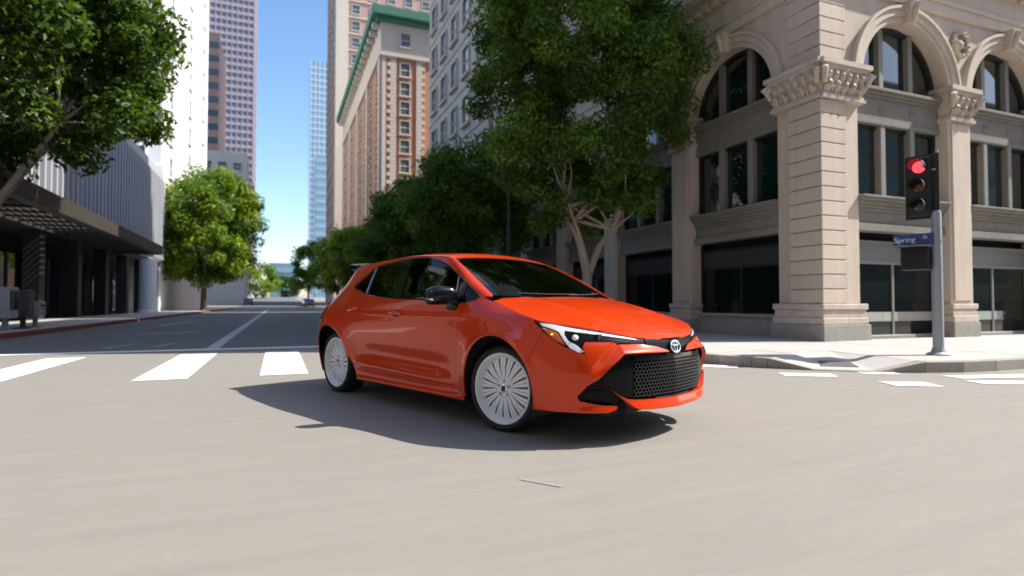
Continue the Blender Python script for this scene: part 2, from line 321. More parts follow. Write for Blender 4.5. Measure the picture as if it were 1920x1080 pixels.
        for x in (-.50,.50): put('rosette',shared('ros',lambda:MB().lathe([(.10,0),(.095,.02),(.07,.03),(.06,.015),(.035,.03),(.005,.035)],16,Matrix.Translation((0,-.212,5.32))@Matrix.Rotation(R(-90),4,'X')).mesh('rosette',M_SPAN,smooth=True)),sp_,Matrix.Translation((x,0,0)))
        w2=P('window',shared('w2f',lambda:MB().box(-OPW/2,OPW/2,rec-.04,rec+.04,4.90,4.98).box(-OPW/2,OPW/2,rec-.04,rec+.05,3.30,3.40).box(-OPW/2,-OPW/2+.10,rec-.04,rec+.05,3.3,5.0).box(OPW/2-.10,OPW/2,rec-.04,rec+.05,3.3,5.0).mesh('window',M_FRAME)),bld,c)
        for i,(x0,x1) in enumerate(((-OPW/2+.1,-.56),(-.44,.44),(.56,OPW/2-.1))):
            put('pane',shared(('w2p',i),lambda:MB().box(x0,x1,rec-.02,rec-.01,3.38,4.92).mesh('pane',M_PANE)),w2,Matrix())
        for x in (-.50,.50): put('mullion',shared('w2m',lambda:MB().box(-.085,.085,rec-.05,rec+.14,3.30,5.0).mesh('mullion',M_MULL,bevel=.02)),w2,Matrix.Translation((x,0,0)))
        P('storey_moulding',shared('stm',lambda:prof_box(MB(),-OPW/2,OPW/2,[(-.10,2.54,2.70),(-.17,2.70,2.98),(-.13,2.98,3.05),(-.09,3.05,3.12),(-.04,3.12,3.20),(.02,3.20,3.26),(.05,3.26,3.31)],rec-.06).mesh('storey_moulding',M_SPAN,bevel=.01)),bld,c)
        # shop front
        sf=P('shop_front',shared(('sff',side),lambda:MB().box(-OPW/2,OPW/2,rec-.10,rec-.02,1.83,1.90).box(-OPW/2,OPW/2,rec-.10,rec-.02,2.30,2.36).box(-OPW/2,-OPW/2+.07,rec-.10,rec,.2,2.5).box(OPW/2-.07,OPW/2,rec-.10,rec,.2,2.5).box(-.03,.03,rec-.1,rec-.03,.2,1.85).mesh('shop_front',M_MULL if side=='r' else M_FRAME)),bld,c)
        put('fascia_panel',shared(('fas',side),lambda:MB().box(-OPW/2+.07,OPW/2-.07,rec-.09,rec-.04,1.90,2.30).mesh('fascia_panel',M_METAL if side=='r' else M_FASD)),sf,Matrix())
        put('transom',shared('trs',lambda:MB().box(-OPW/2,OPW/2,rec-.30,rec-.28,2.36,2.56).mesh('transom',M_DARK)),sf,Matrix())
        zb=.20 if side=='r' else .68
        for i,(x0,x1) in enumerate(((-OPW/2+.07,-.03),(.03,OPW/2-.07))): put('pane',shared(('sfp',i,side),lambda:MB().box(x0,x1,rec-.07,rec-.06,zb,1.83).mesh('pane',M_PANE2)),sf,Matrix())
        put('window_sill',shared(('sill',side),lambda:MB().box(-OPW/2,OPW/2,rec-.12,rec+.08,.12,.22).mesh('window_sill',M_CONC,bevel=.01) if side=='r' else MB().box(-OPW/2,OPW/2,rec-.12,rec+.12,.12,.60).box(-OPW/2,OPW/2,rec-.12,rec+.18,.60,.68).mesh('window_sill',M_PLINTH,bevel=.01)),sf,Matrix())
        if side=='r':
            if b==0:
                for x0,x1,m in ((-1.39,-.35,M_BAND),(-.345,.15,M_BANDG),(.155,1.39,M_BAND)): put('window_band',MB().box(x0,x1,rec-.055,rec-.045,.53,.74).mesh('window_band',m),sf,Matrix())
            else: put('window_band',MB().box(-1.39,.4,rec-.055,rec-.045,.53,.74).mesh('window_band',M_BANDG),sf,Matrix())
    L=S0+nb*PITCH
    P('entablature',MB().box(0,L,-.42,.06,Z_TOP,7.98).box(0,L,-.42,.10,7.98,8.06).box(0,L,-.42,.03,8.06,8.75).box(0,L,-.42,.22,8.75,8.90).box(0,L,-.42,.45,8.90,9.12).mesh('entablature',M_STONE,bevel=.012),bld,0)
    for k in range(int(L/.34)): put('dentil',shared('dent',lambda:MB().box(-.08,.08,.02,.19,8.60,8.75).mesh('dentil',M_STONE)),bld,F@Matrix.Translation((.25+k*.34,0,0)))
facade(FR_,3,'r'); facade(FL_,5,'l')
# corner pillar: courses of stone
nc=14; z=.93; ch=(5.25-.93)/nc
courses=[.93+ch*i for i in range(nc)]
for z0 in courses+[6.06+ch*i for i in range(6)]:
    if z0>7.66: continue
    t=min(ch-.022,Z_TOP+.0-z0-.022)
    put('stone_block',shared(('blk',round(t,3)),lambda:MB().box(-.02,.74,-.02,.82,0,t).mesh('stone_block',M_STONE,bevel=.010,seg=2)),bld,Matrix.Translation((0,0,z0+.011)))
MB().box(.03,.75,.03,.83,.93,Z_TOP).box(.10,1.21,.10,1.21,.94,Z_TOP-.01).build('pillar_core',M_STONE,bld)
for F,x0,x1 in ((FR_,.76,S0),(FL_,.84,S0)):
    put('jamb_strip',MB().box(x0,x1,-.40,-.09,.93,5.26).mesh('jamb_strip',M_STONE,bevel=.012),bld,F)
    put('jamb_strip',MB().box(x0,x1,-.40,-.06,6.04,Z_TOP).mesh('jamb_strip',M_STONE,bevel=.012),bld,F)
MB().box(-.06,1.28,-.06,1.28,.49,.64).box(-.03,1.25,-.03,1.25,.64,.80).box(-.06,1.28,-.06,1.28,.80,.93).build('pillar_base',M_STONE2,bld,bevel=.02)
MB().box(-.10,1.30,-.10,1.30,.12,.49).build('pillar_plinth',M_PLINTH,bld,bevel=.012)
put('capital',capital_mesh(1.16,-.3),bld,FR_@Matrix.Translation((.60,.0,0))); put('capital',capital_mesh(1.16,-.3),bld,FL_@Matrix.Translation((.60,.0,0)))
# mass behind and above
LX,LY=S0+3*PITCH,S0+5*PITCH
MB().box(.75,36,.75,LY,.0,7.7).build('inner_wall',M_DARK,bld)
up=MB().box(.02,36,.02,LY,9.12,22).build('upper_wall',M_STONE,bld)
for F,n in ((FR_,8),(FL_,5)):
    for k in range(n):
        for fl in range(3):
            put('window',shared('upw',lambda:MB().box(-.75,.75,-.2,.012,0,2.1).mesh('window',M_PANE)),bld,F@Matrix.Translation((2.4+k*PITCH,0,10.4+fl*3.6)))
            put('window_sill',shared('ups',lambda:MB().box(-.9,.9,-.05,.14,-.16,0).mesh('window_sill',M_STONE)),bld,F@Matrix.Translation((2.4+k*PITCH,0,10.4+fl*3.6)))
# ------------------------------------------------------------------ other buildings
def wmesh(key,w,h,mframe,mpane,dep=.12,sill=True):
    """window: dark pane set behind a raised frame, with sill and meeting rail"""
    def f(): 
        t=.10; mb=MB().box(-w/2-t,-w/2,-.05,dep,-h/2,h/2).box(w/2,w/2+t,-.05,dep,-h/2,h/2).box(-w/2-t,w/2+t,-.05,dep,h/2,h/2+t).box(-w/2,w/2,-.05,dep*.4,-.05,.05)
        if sill: mb.box(-w/2-.2,w/2+.2,-.05,dep+.12,-h/2-.16,-h/2)
        return mb.mesh('window',mframe)
    def p(): return MB().box(-w/2,w/2,-.05,.012,-h/2,h/2).mesh('pane',mpane)
    return shared(('wm',key),f),shared(('wp',key),p)
def window(par,key,M): 
    a,b=_cache[('wm',key)],_cache[('wp',key)]; o=put('window',a,par,M); put('pane',b,o,Matrix()); return o
def frameF(x,y): return Matrix.Translation((x,y,0))@FR_       # facing -Y
def frameL(x,y): return Matrix.Translation((x,y,0))@FL_       # facing -X
def frameRt(x,y): return Matrix.Translation((x,y,0))@Matrix(((0,1,0,0),(1,0,0,0),(0,0,1,0),(0,0,0,1)))   # facing +X, s along +Y
M_BEIGE=mat('beige_render',(.56,.50,.44),rough=.85,noise=(.6,.10))
M_BRICK=mat('orange_brick',(.45,.22,.135),rough=.85,noise=(1.5,.12))
M_CREAM=mat('cream_terracotta',(.58,.50,.42),rough=.8,noise=(.8,.10))
M_GREEN=mat('green_copper',(.045,.17,.115),rough=.7,noise=(1.2,.2))
M_FARW=pane_mat('far_window_glass',(.085,.115,.13),rough=.15,bump=0)
M_PINKB=mat('pink_brick',(.44,.27,.23),rough=.85,noise=(.5,.10))
M_WHITE=mat('white_facade',(.74,.74,.74),rough=.8,noise=(.4,.05))
M_LILAC=mat('haze_tinted_granite',(.40,.32,.35),rough=.6,noise=(.2,.06))  # this stone and the tower glass below carry distance haze in their colour
M_TOWERG=pane_mat('tower_glass',(.13,.17,.235),rough=.2,bump=0)
M_BLUEG=pane_mat('blue_tower_glass',(.27,.42,.55),rough=.25,bump=0)  # blue glass, paled with its bands to put distance haze into the colour
M_BLUEB=mat('pale_blue_band',(.45,.55,.64),rough=.6)
# beige block next door
b1=empty('beige_building',(10.6,29.7,0)); tag(b1,'beige office block with plain window grid behind the large street tree','building')
MB().box(0,26,0,13.4,0,38).build('wall',M_BEIGE,b1)
wmesh('b1',1.15,1.7,M_BEIGE,M_FARW)
for k in range(5):
    for fl in range(10): window(b1,'b1',FL_@Matrix.Translation((1.3+k*2.6,0,6.6+fl*3.05)))
for fl in range(10): MB().box(-.06,.02,0,13.4,5.05+fl*3.05,5.2+fl*3.05).build('string_course',M_BEIGE,b1)
b1b=empty('low_building',(10.6,43.1,0)); tag(b1b,'low dark building hidden behind the row of street trees','building')
MB().box(0,20,0,20.4,0,6).build('wall',M_BEIGE,b1b); MB().box(-.3,20,0,20.4,6,6.4).build('parapet',M_CREAM,b1b)
for k in range(5): MB().box(-.05,.1,1.2+k*4,4.2+k*4,.4,3.2).build('shop_window',M_PANE2,b1b)
b1c=empty('unseen_shade_tower',(27,33,0)); tag(b1c,'unseen tower added behind the beige block to shade the left facade','building')  # unseen tower added to throw shade across the street
MB().box(0,24,0,12,0,58).build('wall',M_BEIGE,b1c)
for fl in range(15): MB().box(-.1,24.1,-.1,12.1,4+fl*3.4,5.6+fl*3.4).build('window_band',M_FARW,b1c)
# unseen blocks added for paint and glass to mirror, cutting sky fill
M_BROWN=mat('brown_brick',(.15,.10,.075),rough=.85,noise=(.8,.15))
c1=empty('unseen_brown_block',(-44,-46,0)); tag(c1,'unseen brown brick block added left of the camera to darken reflections','building')
MB().box(0,32,0,52,0,42).build('wall',M_BROWN,c1)
for fl in range(9): MB().box(31.9,32.1,1,51,1+fl*4.2,3.2+fl*4.2).build('window_band',M_FARW,c1)
c2=empty('unseen_stone_block',(-8,-48,0)); tag(c2,'unseen grey stone block added behind the camera for the glass to mirror','building')
MB().box(0,120,0,20,0,27).build('wall',M_SPAN,c2)
for fl in range(6): MB().box(1,119,19.9,20.1,1+fl*4.2,3.4+fl*4.2).build('window_band',M_FARW,c2)
# brick block with green cornice
b2=empty('brick_building',(10.4,64,0)); tag(b2,'orange brick building with cream quoins and green copper cornice','building')
MB().box(0,30,0,40,0,28.4).build('brick_wall',M_BRICK,b2); MB().box(-.15,30,-.15,40,28.4,31.9).build('frieze',M_CREAM,b2)
cn=MB().box(-.7,30,-.7,40.3,31.9,32.3).box(-1.2,30,-1.2,40.6,32.3,33.3).build('cornice',M_GREEN,b2,bevel=.06)
for k in range(20): MB().box(-1.0,-.15,.4+k*2,1.0+k*2,31.4,31.9).build('bracket',M_CREAM,b2)
MB().box(-.30,30,-.30,40,28.2,28.6).build('string_course',M_CREAM,b2)
wmesh('b2',1.0,1.45,M_CREAM,M_FARW); wmesh('b2s',1.1,1.45,M_CREAM,M_FARW)
for fl in range(11): window(b2,'b2',FR_@Matrix.Translation((2.55,0,26.9-fl*2.15)))
window(b2,'b2',FR_@Matrix.Translation((2.55,.15,30.2)))
qa=shared('quo',lambda:MB().box(-.5,.5,-.05,.14,0,.40).mesh('quoin',M_CREAM)); qb=shared('quo2',lambda:MB().box(-.33,.33,-.05,.14,0,.40).mesh('quoin',M_CREAM))
for s_ in (1.05,4.30):
    for i in range(52): put('quoin',qa if i%2 else qb,b2,FR_@Matrix.Translation((s_+(.0 if i%2 else (.17 if s_<2 else -.17)),0,5.8+i*.435)))
MB().box(0,.42,-.12,0,0,28.3).build('corner_strip',M_CREAM,b2)
for k in range(8):
    for fl in range(11): window(b2,'b2s',FL_@Matrix.Translation((3+k*4.8,0,26.9-fl*2.15)))
for k in range(5): MB().box(-.25,.02,.2+k*9.6,1.5+k*9.6,3,28.4).build('side_pier',M_CREAM,b2)
# pink brick tower behind it
b3=empty('pink_tower',(10.6,120,0)); tag(b3,'tall pink brick tower with pale corners behind the green corniced building','building')
MB().box(0,26,0,26,0,92).build('wall',M_PINKB,b3)
for x,y in ((-.3,-.3),): MB().box(x,x+2.4,y,y+2.4,0,92).build('corner_pier',M_CREAM,b3)
wmesh('b3',1.5,1.8,M_CREAM,M_FARW)
for k in range(6):
    for fl in range(15): window(b3,'b3',FR_@Matrix.Translation((3.6+k*3.6,0,30+fl*3.4)))
for k in range(5):
    for fl in range(18): window(b3,'b3',FL_@Matrix.Translation((4.5+k*4.4,0,16+fl*3.4)))
for fl in range(16): MB().box(-.2,26,-.2,.02,31.6+fl*3.4,31.9+fl*3.4).build('string_course',M_CREAM,b3)
b3b=empty('pale_tower',(17,136,0)); tag(b3b,'pale stone tower top showing above the pink brick tower','building')
MB().box(0,30,0,20,0,112).build('wall',M_CREAM,b3b)
for fl in range(10): MB().box(-.3,30,-.3,.05,70+fl*4,71.6+fl*4).build('window_band',M_FARW,b3b)
# blue glass tower down the street
b4=empty('glass_tower',(13.9,300,0)); tag(b4,'pale blue glass tower at the far end of the street','tower')
MB().box(0,12,0,12,0,121).build('glass',M_BLUEG,b4)
for fl in range(38): MB().box(-.12,12.12,-.12,.1,4+fl*3.05,4.9+fl*3.05).build('floor_band',M_BLUEB,b4)
for k in range(7): MB().box(k*2-.12,k*2+.12,-.2,.1,0,121).build('fin',M_BLUEB,b4)
b5=empty('blue_block',(15.7,280,0)); tag(b5,'narrow blue grey slab block in front of the glass tower','tower')
M_BLUED=mat('blue_grey_cladding',(.20,.32,.40),rough=.6,noise=(.3,.1))
MB().box(0,6.3,0,10,0,69).build('wall',M_BLUED,b5)
for fl in range(17): MB().box(-.1,6.4,-.1,.05,5+fl*3.8,6.8+fl*3.8).build('window_band',M_BLUEG,b5)
# striped tower, its lilac tone standing in for haze
b6=empty('striped_tower',(-42,255,0)); tag(b6,'very tall haze-tinted lilac tower striped with rows of windows','tower')
MB().box(0,32,0,34,0,190).build('glass',M_TOWERG,b6)
bm_=shared('b6b',lambda:MB().box(-.25,32.25,-.25,34.2,0,1.25).mesh('floor_band',M_LILAC))
for fl in range(62): put('floor_band',bm_,b6,Matrix.Translation((0,0,3+fl*3.0)))
pm=shared('b6p',lambda:MB().box(-.14,.14,-.35,0,0,190).mesh('pier',M_LILAC))
for k in range(17): put('pier',pm,b6,Matrix.Translation((k*2.0,0,0)))
b6b=empty('pink_slab_block',(-26,150,0)); tag(b6b,'salmon pink slab block between the white facade and the striped tower','building')
MB().box(0,12.7,0,20,0,64).build('wall',M_PINKB,b6b)
for fl in range(18): MB().box(-.1,12.75,-.12,.05,6+fl*3.2,7.4+fl*3.2).build('window_band',M_FARW,b6b)
b6c=empty('grey_block',(-22,138,0)); tag(b6c,'low grey block at the foot of the striped tower','building')
MB().box(0,15.5,0,10,0,33.5).build('wall',M_BEIGE,b6c); wmesh('b6c',1.6,1.6,M_BEIGE,M_FARW)
for k in range(5):
    for fl in range(8): window(b6c,'b6c',FR_@Matrix.Translation((2+k*2.9,0,8+fl*3.2)))
# white facade on the left side of the street
b7=empty('white_building',(-24.6,64.5,0)); tag(b7,'tall sunlit white building beyond the canopy','building')
MB().box(0,14,0,38,0,62).build('wall',M_WHITE,b7); wmesh('b7',1.5,2.0,M_WHITE,M_FARW)
for k in range(3):
    for fl in range(16): window(b7,'b7',Matrix.Translation((14,0,0))@Matrix(((0,1,0,0),(1,0,0,0),(0,0,1,0),(0,0,0,1)))@Matrix.Translation((5+k*13.5,0,8+fl*3.5)))
for k in range(4):
    for fl in range(15): window(b7,'b7',FR_@Matrix.Translation((2+k*3.3,0,8+fl*3.5)))
MB().box(-.2,14.2,-.25,.02,13.2,14.2).build('string_course',M_WHITE,b7)
# left building with fins and canopy
M_FIN=mat('pale_grey_fins',(.40,.41,.44),rough=.6,noise=(1,.08))
M_BRONZE=mat('dark_bronze_canopy',(.045,.036,.028),rough=.6,noise=(1.5,.25))
M_SLAT=mat('canopy_slat_paint',(.06,.058,.054),rough=.6,noise=(2,.15))
b8=empty('finned_building',(-10.6,14,0)); tag(b8,'grey building with vertical fins above a dark street canopy','building')
MB().box(-22,0,2,50.3,4.9,13.2).build('upper_wall',M_FIN,b8); MB().box(-22,.25,2,50.4,12.6,13.4).build('parapet',M_FIN,b8)
fm=shared('fin',lambda:MB().box(0,.42,-.09,.09,5.0,12.6).mesh('fin',M_FIN,bevel=.02))
for k in range(60): put('fin',fm,b8,Matrix.Translation((0,2.6+k*.8,0)))
dk=shared('dkw',lambda:MB().box(-.05,.03,0,.62,5.6,12.2).mesh('window',M_PANE))
for k in range(59):
    if k%3: put('window',dk,b8,Matrix.Translation((0,2.69+k*.8,0)))
MB().box(-22,-2.6,2,50.3,0,4.9).build('ground_floor_wall',M_DARK,b8); MB().box(-2.6,0,2,50.3,4.5,4.9).build('soffit',M_MATTE_ if False else M_BRONZE,b8)
for k in range(9): MB().box(-.75,-.05,3+k*5.8,3.7+k*5.8,0,4.6).build('pier',M_FASD,b8,bevel=.02)
for k in range(8):
    sw_=MB().box(-2.62,-2.5,4.2+k*5.8,8.4+k*5.8,.3,3.6).build('shop_window',M_PANE2,b8); MB().box(-2.5,-2.42,6.25+k*5.8,6.35+k*5.8,.3,3.6).build('mullion',M_METAL,sw_)
cn_=MB().box(2.55,2.95,-2,33.5,4.35,4.98).box(0,2.9,33.2,33.5,4.35,4.98).box(0,2.9,-2,-1.7,4.35,4.98).build('canopy_fascia',M_BRONZE,b8,bevel=.01)
for k in range(22): MB().box(0,2.56,-1+k*1.55,-.82+k*1.55,4.55,4.85).build('canopy_beam',M_BRONZE,cn_)
for k in range(9): MB().box(.2+k*.27,.34+k*.27,-1.7,33.2,4.62,4.72).build('canopy_slat',M_SLAT,cn_)
MB().lathe([(.78,.1),(.78,.3),(.66,.34),(.64,4.5)],28,Matrix.Translation((.75,41,0))).build('column',M_WHITE,b8,smooth=True)
# ------------------------------------------------------------------ trees
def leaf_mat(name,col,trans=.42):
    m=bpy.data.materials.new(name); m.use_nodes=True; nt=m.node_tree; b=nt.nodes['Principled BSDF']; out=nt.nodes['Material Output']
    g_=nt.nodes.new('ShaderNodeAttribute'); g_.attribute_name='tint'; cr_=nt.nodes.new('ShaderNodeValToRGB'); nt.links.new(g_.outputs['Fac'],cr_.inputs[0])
    e=cr_.color_ramp.elements; e[0].color=(col[0]*.4,col[1]*.5,col[2]*.6,1); e[1].color=(col[0]*2.6,col[1]*1.95,col[2]*1.0,1); e.new(.55).color=(*col,1)  # bright end raised so leaf highlights sit in the colour
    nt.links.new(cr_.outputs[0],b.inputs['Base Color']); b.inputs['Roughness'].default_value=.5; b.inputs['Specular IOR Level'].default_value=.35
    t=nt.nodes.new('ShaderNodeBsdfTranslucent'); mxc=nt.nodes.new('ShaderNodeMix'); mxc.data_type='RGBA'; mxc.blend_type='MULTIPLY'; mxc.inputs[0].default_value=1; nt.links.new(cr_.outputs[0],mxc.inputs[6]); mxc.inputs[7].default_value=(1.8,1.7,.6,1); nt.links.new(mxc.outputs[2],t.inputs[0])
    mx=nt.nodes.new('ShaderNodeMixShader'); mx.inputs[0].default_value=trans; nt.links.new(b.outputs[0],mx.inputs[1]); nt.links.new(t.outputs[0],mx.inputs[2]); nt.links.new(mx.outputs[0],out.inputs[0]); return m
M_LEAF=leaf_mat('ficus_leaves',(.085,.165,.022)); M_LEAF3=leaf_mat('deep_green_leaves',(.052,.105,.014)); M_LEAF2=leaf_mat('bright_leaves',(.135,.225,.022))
M_BARK=mat('pale_bark',(.36,.30,.235),rough=.9,noise=(7,.35),bump=.4,bscale=25)
M_BARKD=mat('dark_bark',(.10,.085,.07),rough=.9,noise=(5,.35),bump=.4,bscale=20)
def leaves(centres,rad,n,size,r_,outward=None):
    """leaf-shaped faces scattered round clump centres"""
    m=len(centres); idx=r_.integers(0,m,n); d=r_.normal(size=(n,3)); d/=np.linalg.norm(d,axis=1)[:,None]
    rr=rad[idx]*r_.random(n)**.45; P=centres[idx]+d*rr[:,None]*[1,1,.72]
    nrm=d*.7+r_.normal(size=(n,3))*.55+[0,0,.45]; nrm/=np.linalg.norm(nrm,axis=1)[:,None]
    t=np.cross(nrm,r_.normal(size=(n,3))); t/=np.linalg.norm(t,axis=1)[:,None]; b=np.cross(nrm,t)
    L=size*r_.uniform(.7,1.35,n)[:,None]; w=L*.42
    V=np.stack([P-t*L,P+b*w-nrm*L*.12,P+t*L,P-b*w-nrm*L*.12],1).reshape(-1,3); F=np.arange(4*n).reshape(n,4)
    tc=r_.random(m); tint=np.clip(.50*tc[idx]+.38*r_.random(n)+.22*(rr/(rad[idx]+1e-6)-.6),0,1)  # random leaf tones; outer new growth lightened, with highlights painted in
    return V,F,tint
def raw_mesh(name,V,F,m,tint):
    me=bpy.data.meshes.new(name); me.vertices.add(len(V)); me.vertices.foreach_set('co',V.astype(np.float32).ravel()); n=len(F)
    me.loops.add(4*n); me.loops.foreach_set('vertex_index',F.astype(np.int32).ravel()); me.polygons.add(n); me.polygons.foreach_set('loop_start',np.arange(0,4*n,4,dtype=np.int32)); me.update(); me.validate(); me.materials.append(m)
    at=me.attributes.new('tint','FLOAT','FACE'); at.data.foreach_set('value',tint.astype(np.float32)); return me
def tree(label,base,z0,z1,rx,ry,nc,nl,size,fork,trunk_r,seed,lm=M_LEAF,bk=M_BARK,shape='round',limbs=None,clump=.55,off=(0,0),group=None,widest=.55):
    r_=np.random.default_rng(seed); t=empty('street_tree',(*base,.12)); tag(t,label,'tree',group); z0-=.12; z1-=.12
    C=[]; 
    while len(C)<nc:
        p=r_.uniform(-1,1,3); q=(p[2]+1)/2
        if shape=='vase': wmax=np.interp(q,[0,.15,.35,.6,.85,1],[.32,.60,.88,1.0,.86,.45])
        else: wmax=math.sqrt(max(0,1-abs((q-widest)/(widest if q<widest else 1-widest))**2.6))
        rr=math.hypot(p[0],p[1])
        if rr>wmax: continue
        if rr<wmax*.45 and r_.random()<.75: continue
        C.append((off[0]*q+p[0]*rx,off[1]*q+p[1]*ry,z0+(z1-z0)*q))
    C=np.array(C); rad=r_.uniform(.6,1.25,nc)*clump
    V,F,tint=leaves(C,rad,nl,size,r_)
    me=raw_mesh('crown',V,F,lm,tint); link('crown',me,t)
    mb=MB(); fk=Vector(fork); rn=random.Random(seed)
    mb.tube([(0,0,-.15),(rn.uniform(-.05,.05),0,fk.z*.5),fk],[trunk_r*1.25,trunk_r,trunk_r*.92],10)
    lims=limbs or [(Vector((rx*.45*math.cos(a),ry*.45*math.sin(a),z0+(z1-z0)*.42)),trunk_r*.6) for a in (.4,2.1,3.4,4.9)]
    for e,rw in lims:
        e=Vector(e); mid=fk.lerp(e,.5)+Vector((rn.uniform(-.1,.1),rn.uniform(-.1,.1),.1)); mb.tube([fk-Vector((0,0,.1)),mid,e],[rw*1.1,rw*.9,rw*.6],8)
        ds=sorted(range(nc),key=lambda i:(Vector(C[i])-e).length)[:max(8,nc//8)]
        for i in ds[::2]:
            c=Vector(C[i]); m2=e.lerp(c,.5)+Vector((rn.uniform(-.15,.15),rn.uniform(-.15,.15),rn.uniform(0,.2))); mb.tube([e,m2,c],[rw*.42,rw*.26,rw*.1],6)
    mb.build('trunk',bk,t,smooth=True); return t
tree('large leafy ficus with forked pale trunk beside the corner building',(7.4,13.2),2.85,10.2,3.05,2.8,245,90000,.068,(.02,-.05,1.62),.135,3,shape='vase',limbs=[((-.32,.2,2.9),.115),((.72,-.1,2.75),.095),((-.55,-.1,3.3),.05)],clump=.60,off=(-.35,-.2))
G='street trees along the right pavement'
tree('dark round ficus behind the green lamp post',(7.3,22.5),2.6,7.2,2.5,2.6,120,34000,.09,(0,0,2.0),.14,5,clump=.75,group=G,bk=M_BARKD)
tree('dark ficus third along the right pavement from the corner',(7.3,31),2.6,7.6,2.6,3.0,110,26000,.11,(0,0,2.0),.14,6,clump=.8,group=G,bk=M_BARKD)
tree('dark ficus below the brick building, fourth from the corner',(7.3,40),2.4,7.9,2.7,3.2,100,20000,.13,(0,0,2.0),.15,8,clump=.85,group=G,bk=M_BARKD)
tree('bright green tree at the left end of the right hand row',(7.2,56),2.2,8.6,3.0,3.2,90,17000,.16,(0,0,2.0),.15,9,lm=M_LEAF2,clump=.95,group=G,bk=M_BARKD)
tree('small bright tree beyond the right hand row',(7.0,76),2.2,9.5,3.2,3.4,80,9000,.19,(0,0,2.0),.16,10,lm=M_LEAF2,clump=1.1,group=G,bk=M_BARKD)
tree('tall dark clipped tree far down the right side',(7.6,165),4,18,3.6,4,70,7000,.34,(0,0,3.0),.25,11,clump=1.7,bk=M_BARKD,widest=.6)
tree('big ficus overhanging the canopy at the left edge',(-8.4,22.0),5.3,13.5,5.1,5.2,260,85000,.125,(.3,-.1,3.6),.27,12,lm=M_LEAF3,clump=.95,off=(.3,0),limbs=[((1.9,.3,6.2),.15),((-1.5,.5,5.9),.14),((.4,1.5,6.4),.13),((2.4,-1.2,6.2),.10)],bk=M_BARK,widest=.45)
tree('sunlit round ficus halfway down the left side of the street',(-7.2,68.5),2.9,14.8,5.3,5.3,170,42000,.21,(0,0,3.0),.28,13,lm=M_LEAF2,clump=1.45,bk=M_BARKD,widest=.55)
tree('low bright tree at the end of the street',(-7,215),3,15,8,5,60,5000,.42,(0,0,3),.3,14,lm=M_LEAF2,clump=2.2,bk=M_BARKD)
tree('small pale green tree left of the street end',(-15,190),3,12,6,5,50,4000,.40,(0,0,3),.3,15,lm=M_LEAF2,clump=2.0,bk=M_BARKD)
# far end of the street
e1=empty('far_building',(-4,330,3)); tag(e1,'low white building closing the end of the street','building')
MB().box(0,14,0,12,0,19).build('wall',M_BLUED,e1); MB().box(-.2,14.2,-.2,0,8,11).build('window_band',M_BLUEG,e1); MB().box(-.2,14.2,-.2,0,14,16.5).build('window_band',M_BLUEG,e1)
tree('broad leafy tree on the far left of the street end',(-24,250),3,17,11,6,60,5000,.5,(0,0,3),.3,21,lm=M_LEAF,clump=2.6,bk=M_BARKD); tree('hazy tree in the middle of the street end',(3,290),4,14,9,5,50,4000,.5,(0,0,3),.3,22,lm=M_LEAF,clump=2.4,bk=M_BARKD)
# ------------------------------------------------------------------ street furniture
M_POLE=mat('galvanised_pole',(.31,.34,.35),rough=.5,metal=.35,noise=(6,.12))
M_SIGNAL=mat('signal_black',(.010,.011,.011),rough=.6)
M_REDL=mat('red_signal_lens',(.8,.02,.02),rough=.3,emit=((1,.03,.04),2.4))
M_DLENS=mat('dark_signal_lens',(.06,.018,.012),rough=.2,coat=.5); M_GLENS=mat('dark_green_lens',(.008,.03,.02),rough=.2,coat=.5)
M_BLUE=mat('blue_sign',(.012,.045,.19),rough=.4); M_WTXT=mat('white_lettering',(.8,.82,.85),rough=.5)
pole=empty('signal_pole',(9.41,5.82,.15)); tag(pole,'grey signal pole with sign and crossing signal at the kerb','signal pole')
MB().lathe([(.16,-.02),(.16,.02),(.10,.05),(.075,.12)],20).build('base_plate',M_POLE,pole,smooth=True)
MB().lathe([(.074,.1),(.068,2.18),(.055,2.22),(.001,2.23)],20).build('shaft',M_POLE,pole,smooth=True)
MB().tube([(.035,0,2.1),(.035,0,3.18)],.022,10).build('upper_pipe',M_POLE,pole,smooth=True)
for z_ in (.9,1.35,1.75): MB().lathe([(.0745,z_-.012),(.0755,z_-.012),(.0755,z_+.012),(.0745,z_+.012)],20,cap=False).build('band_clamp',M_POLE,pole)
sig=empty('traffic_signal',(9.41-.11,5.82+.17,2.52)); tag(sig,'black traffic light showing red on the signal pole','traffic light')
SA=-1.25
SM=Matrix.Rotation(SA,4,'Z')
SM=SM@Matrix.Translation((0,0,-.06))@Matrix.Scale(.90,4)
MB().box(-.17,.17,-.02,.22,-.17,.85,SM).build('housing',M_SIGNAL,sig,bevel=.02)
MB().box(-.23,.27,.06,.075,-.22,.90,SM).build('back_plate',M_SIGNAL,sig)
for i,(m,nm) in enumerate(((M_REDL,'red_lens'),(M_DLENS,'amber_lens'),(M_GLENS,'green_lens'))):
    T=SM@Matrix.Translation((0,-.02,.68-.335*i))@Matrix.Rotation(R(90),4,'X')
    MB().lathe([(.100,0),(.096,.012),(.06,.026),(.005,.03)],24,T).build(nm,m,sig,smooth=True)
    mb=MB(); rg=[]
    for a in range(-25,206,11): rg.append(R(a))
    mb.loft([[T@Vector((.118*math.cos(a),.118*math.sin(a),z_)) for a in rg] for z_ in (0,.24)],cap=False,closed=False); mb.loft([[T@Vector((.111*math.cos(a),.111*math.sin(a),z_)) for a in rg] for z_ in (0,.24)],cap=False,closed=False)
    mb.build('visor',M_SIGNAL,sig)
MB().tube([(.02,.0,.50),(.13,-.17,.50)],.018,8).tube([(.02,.0,-.18),(.11,-.17,-.18)],.02,8).build('bracket',M_POLE,sig)
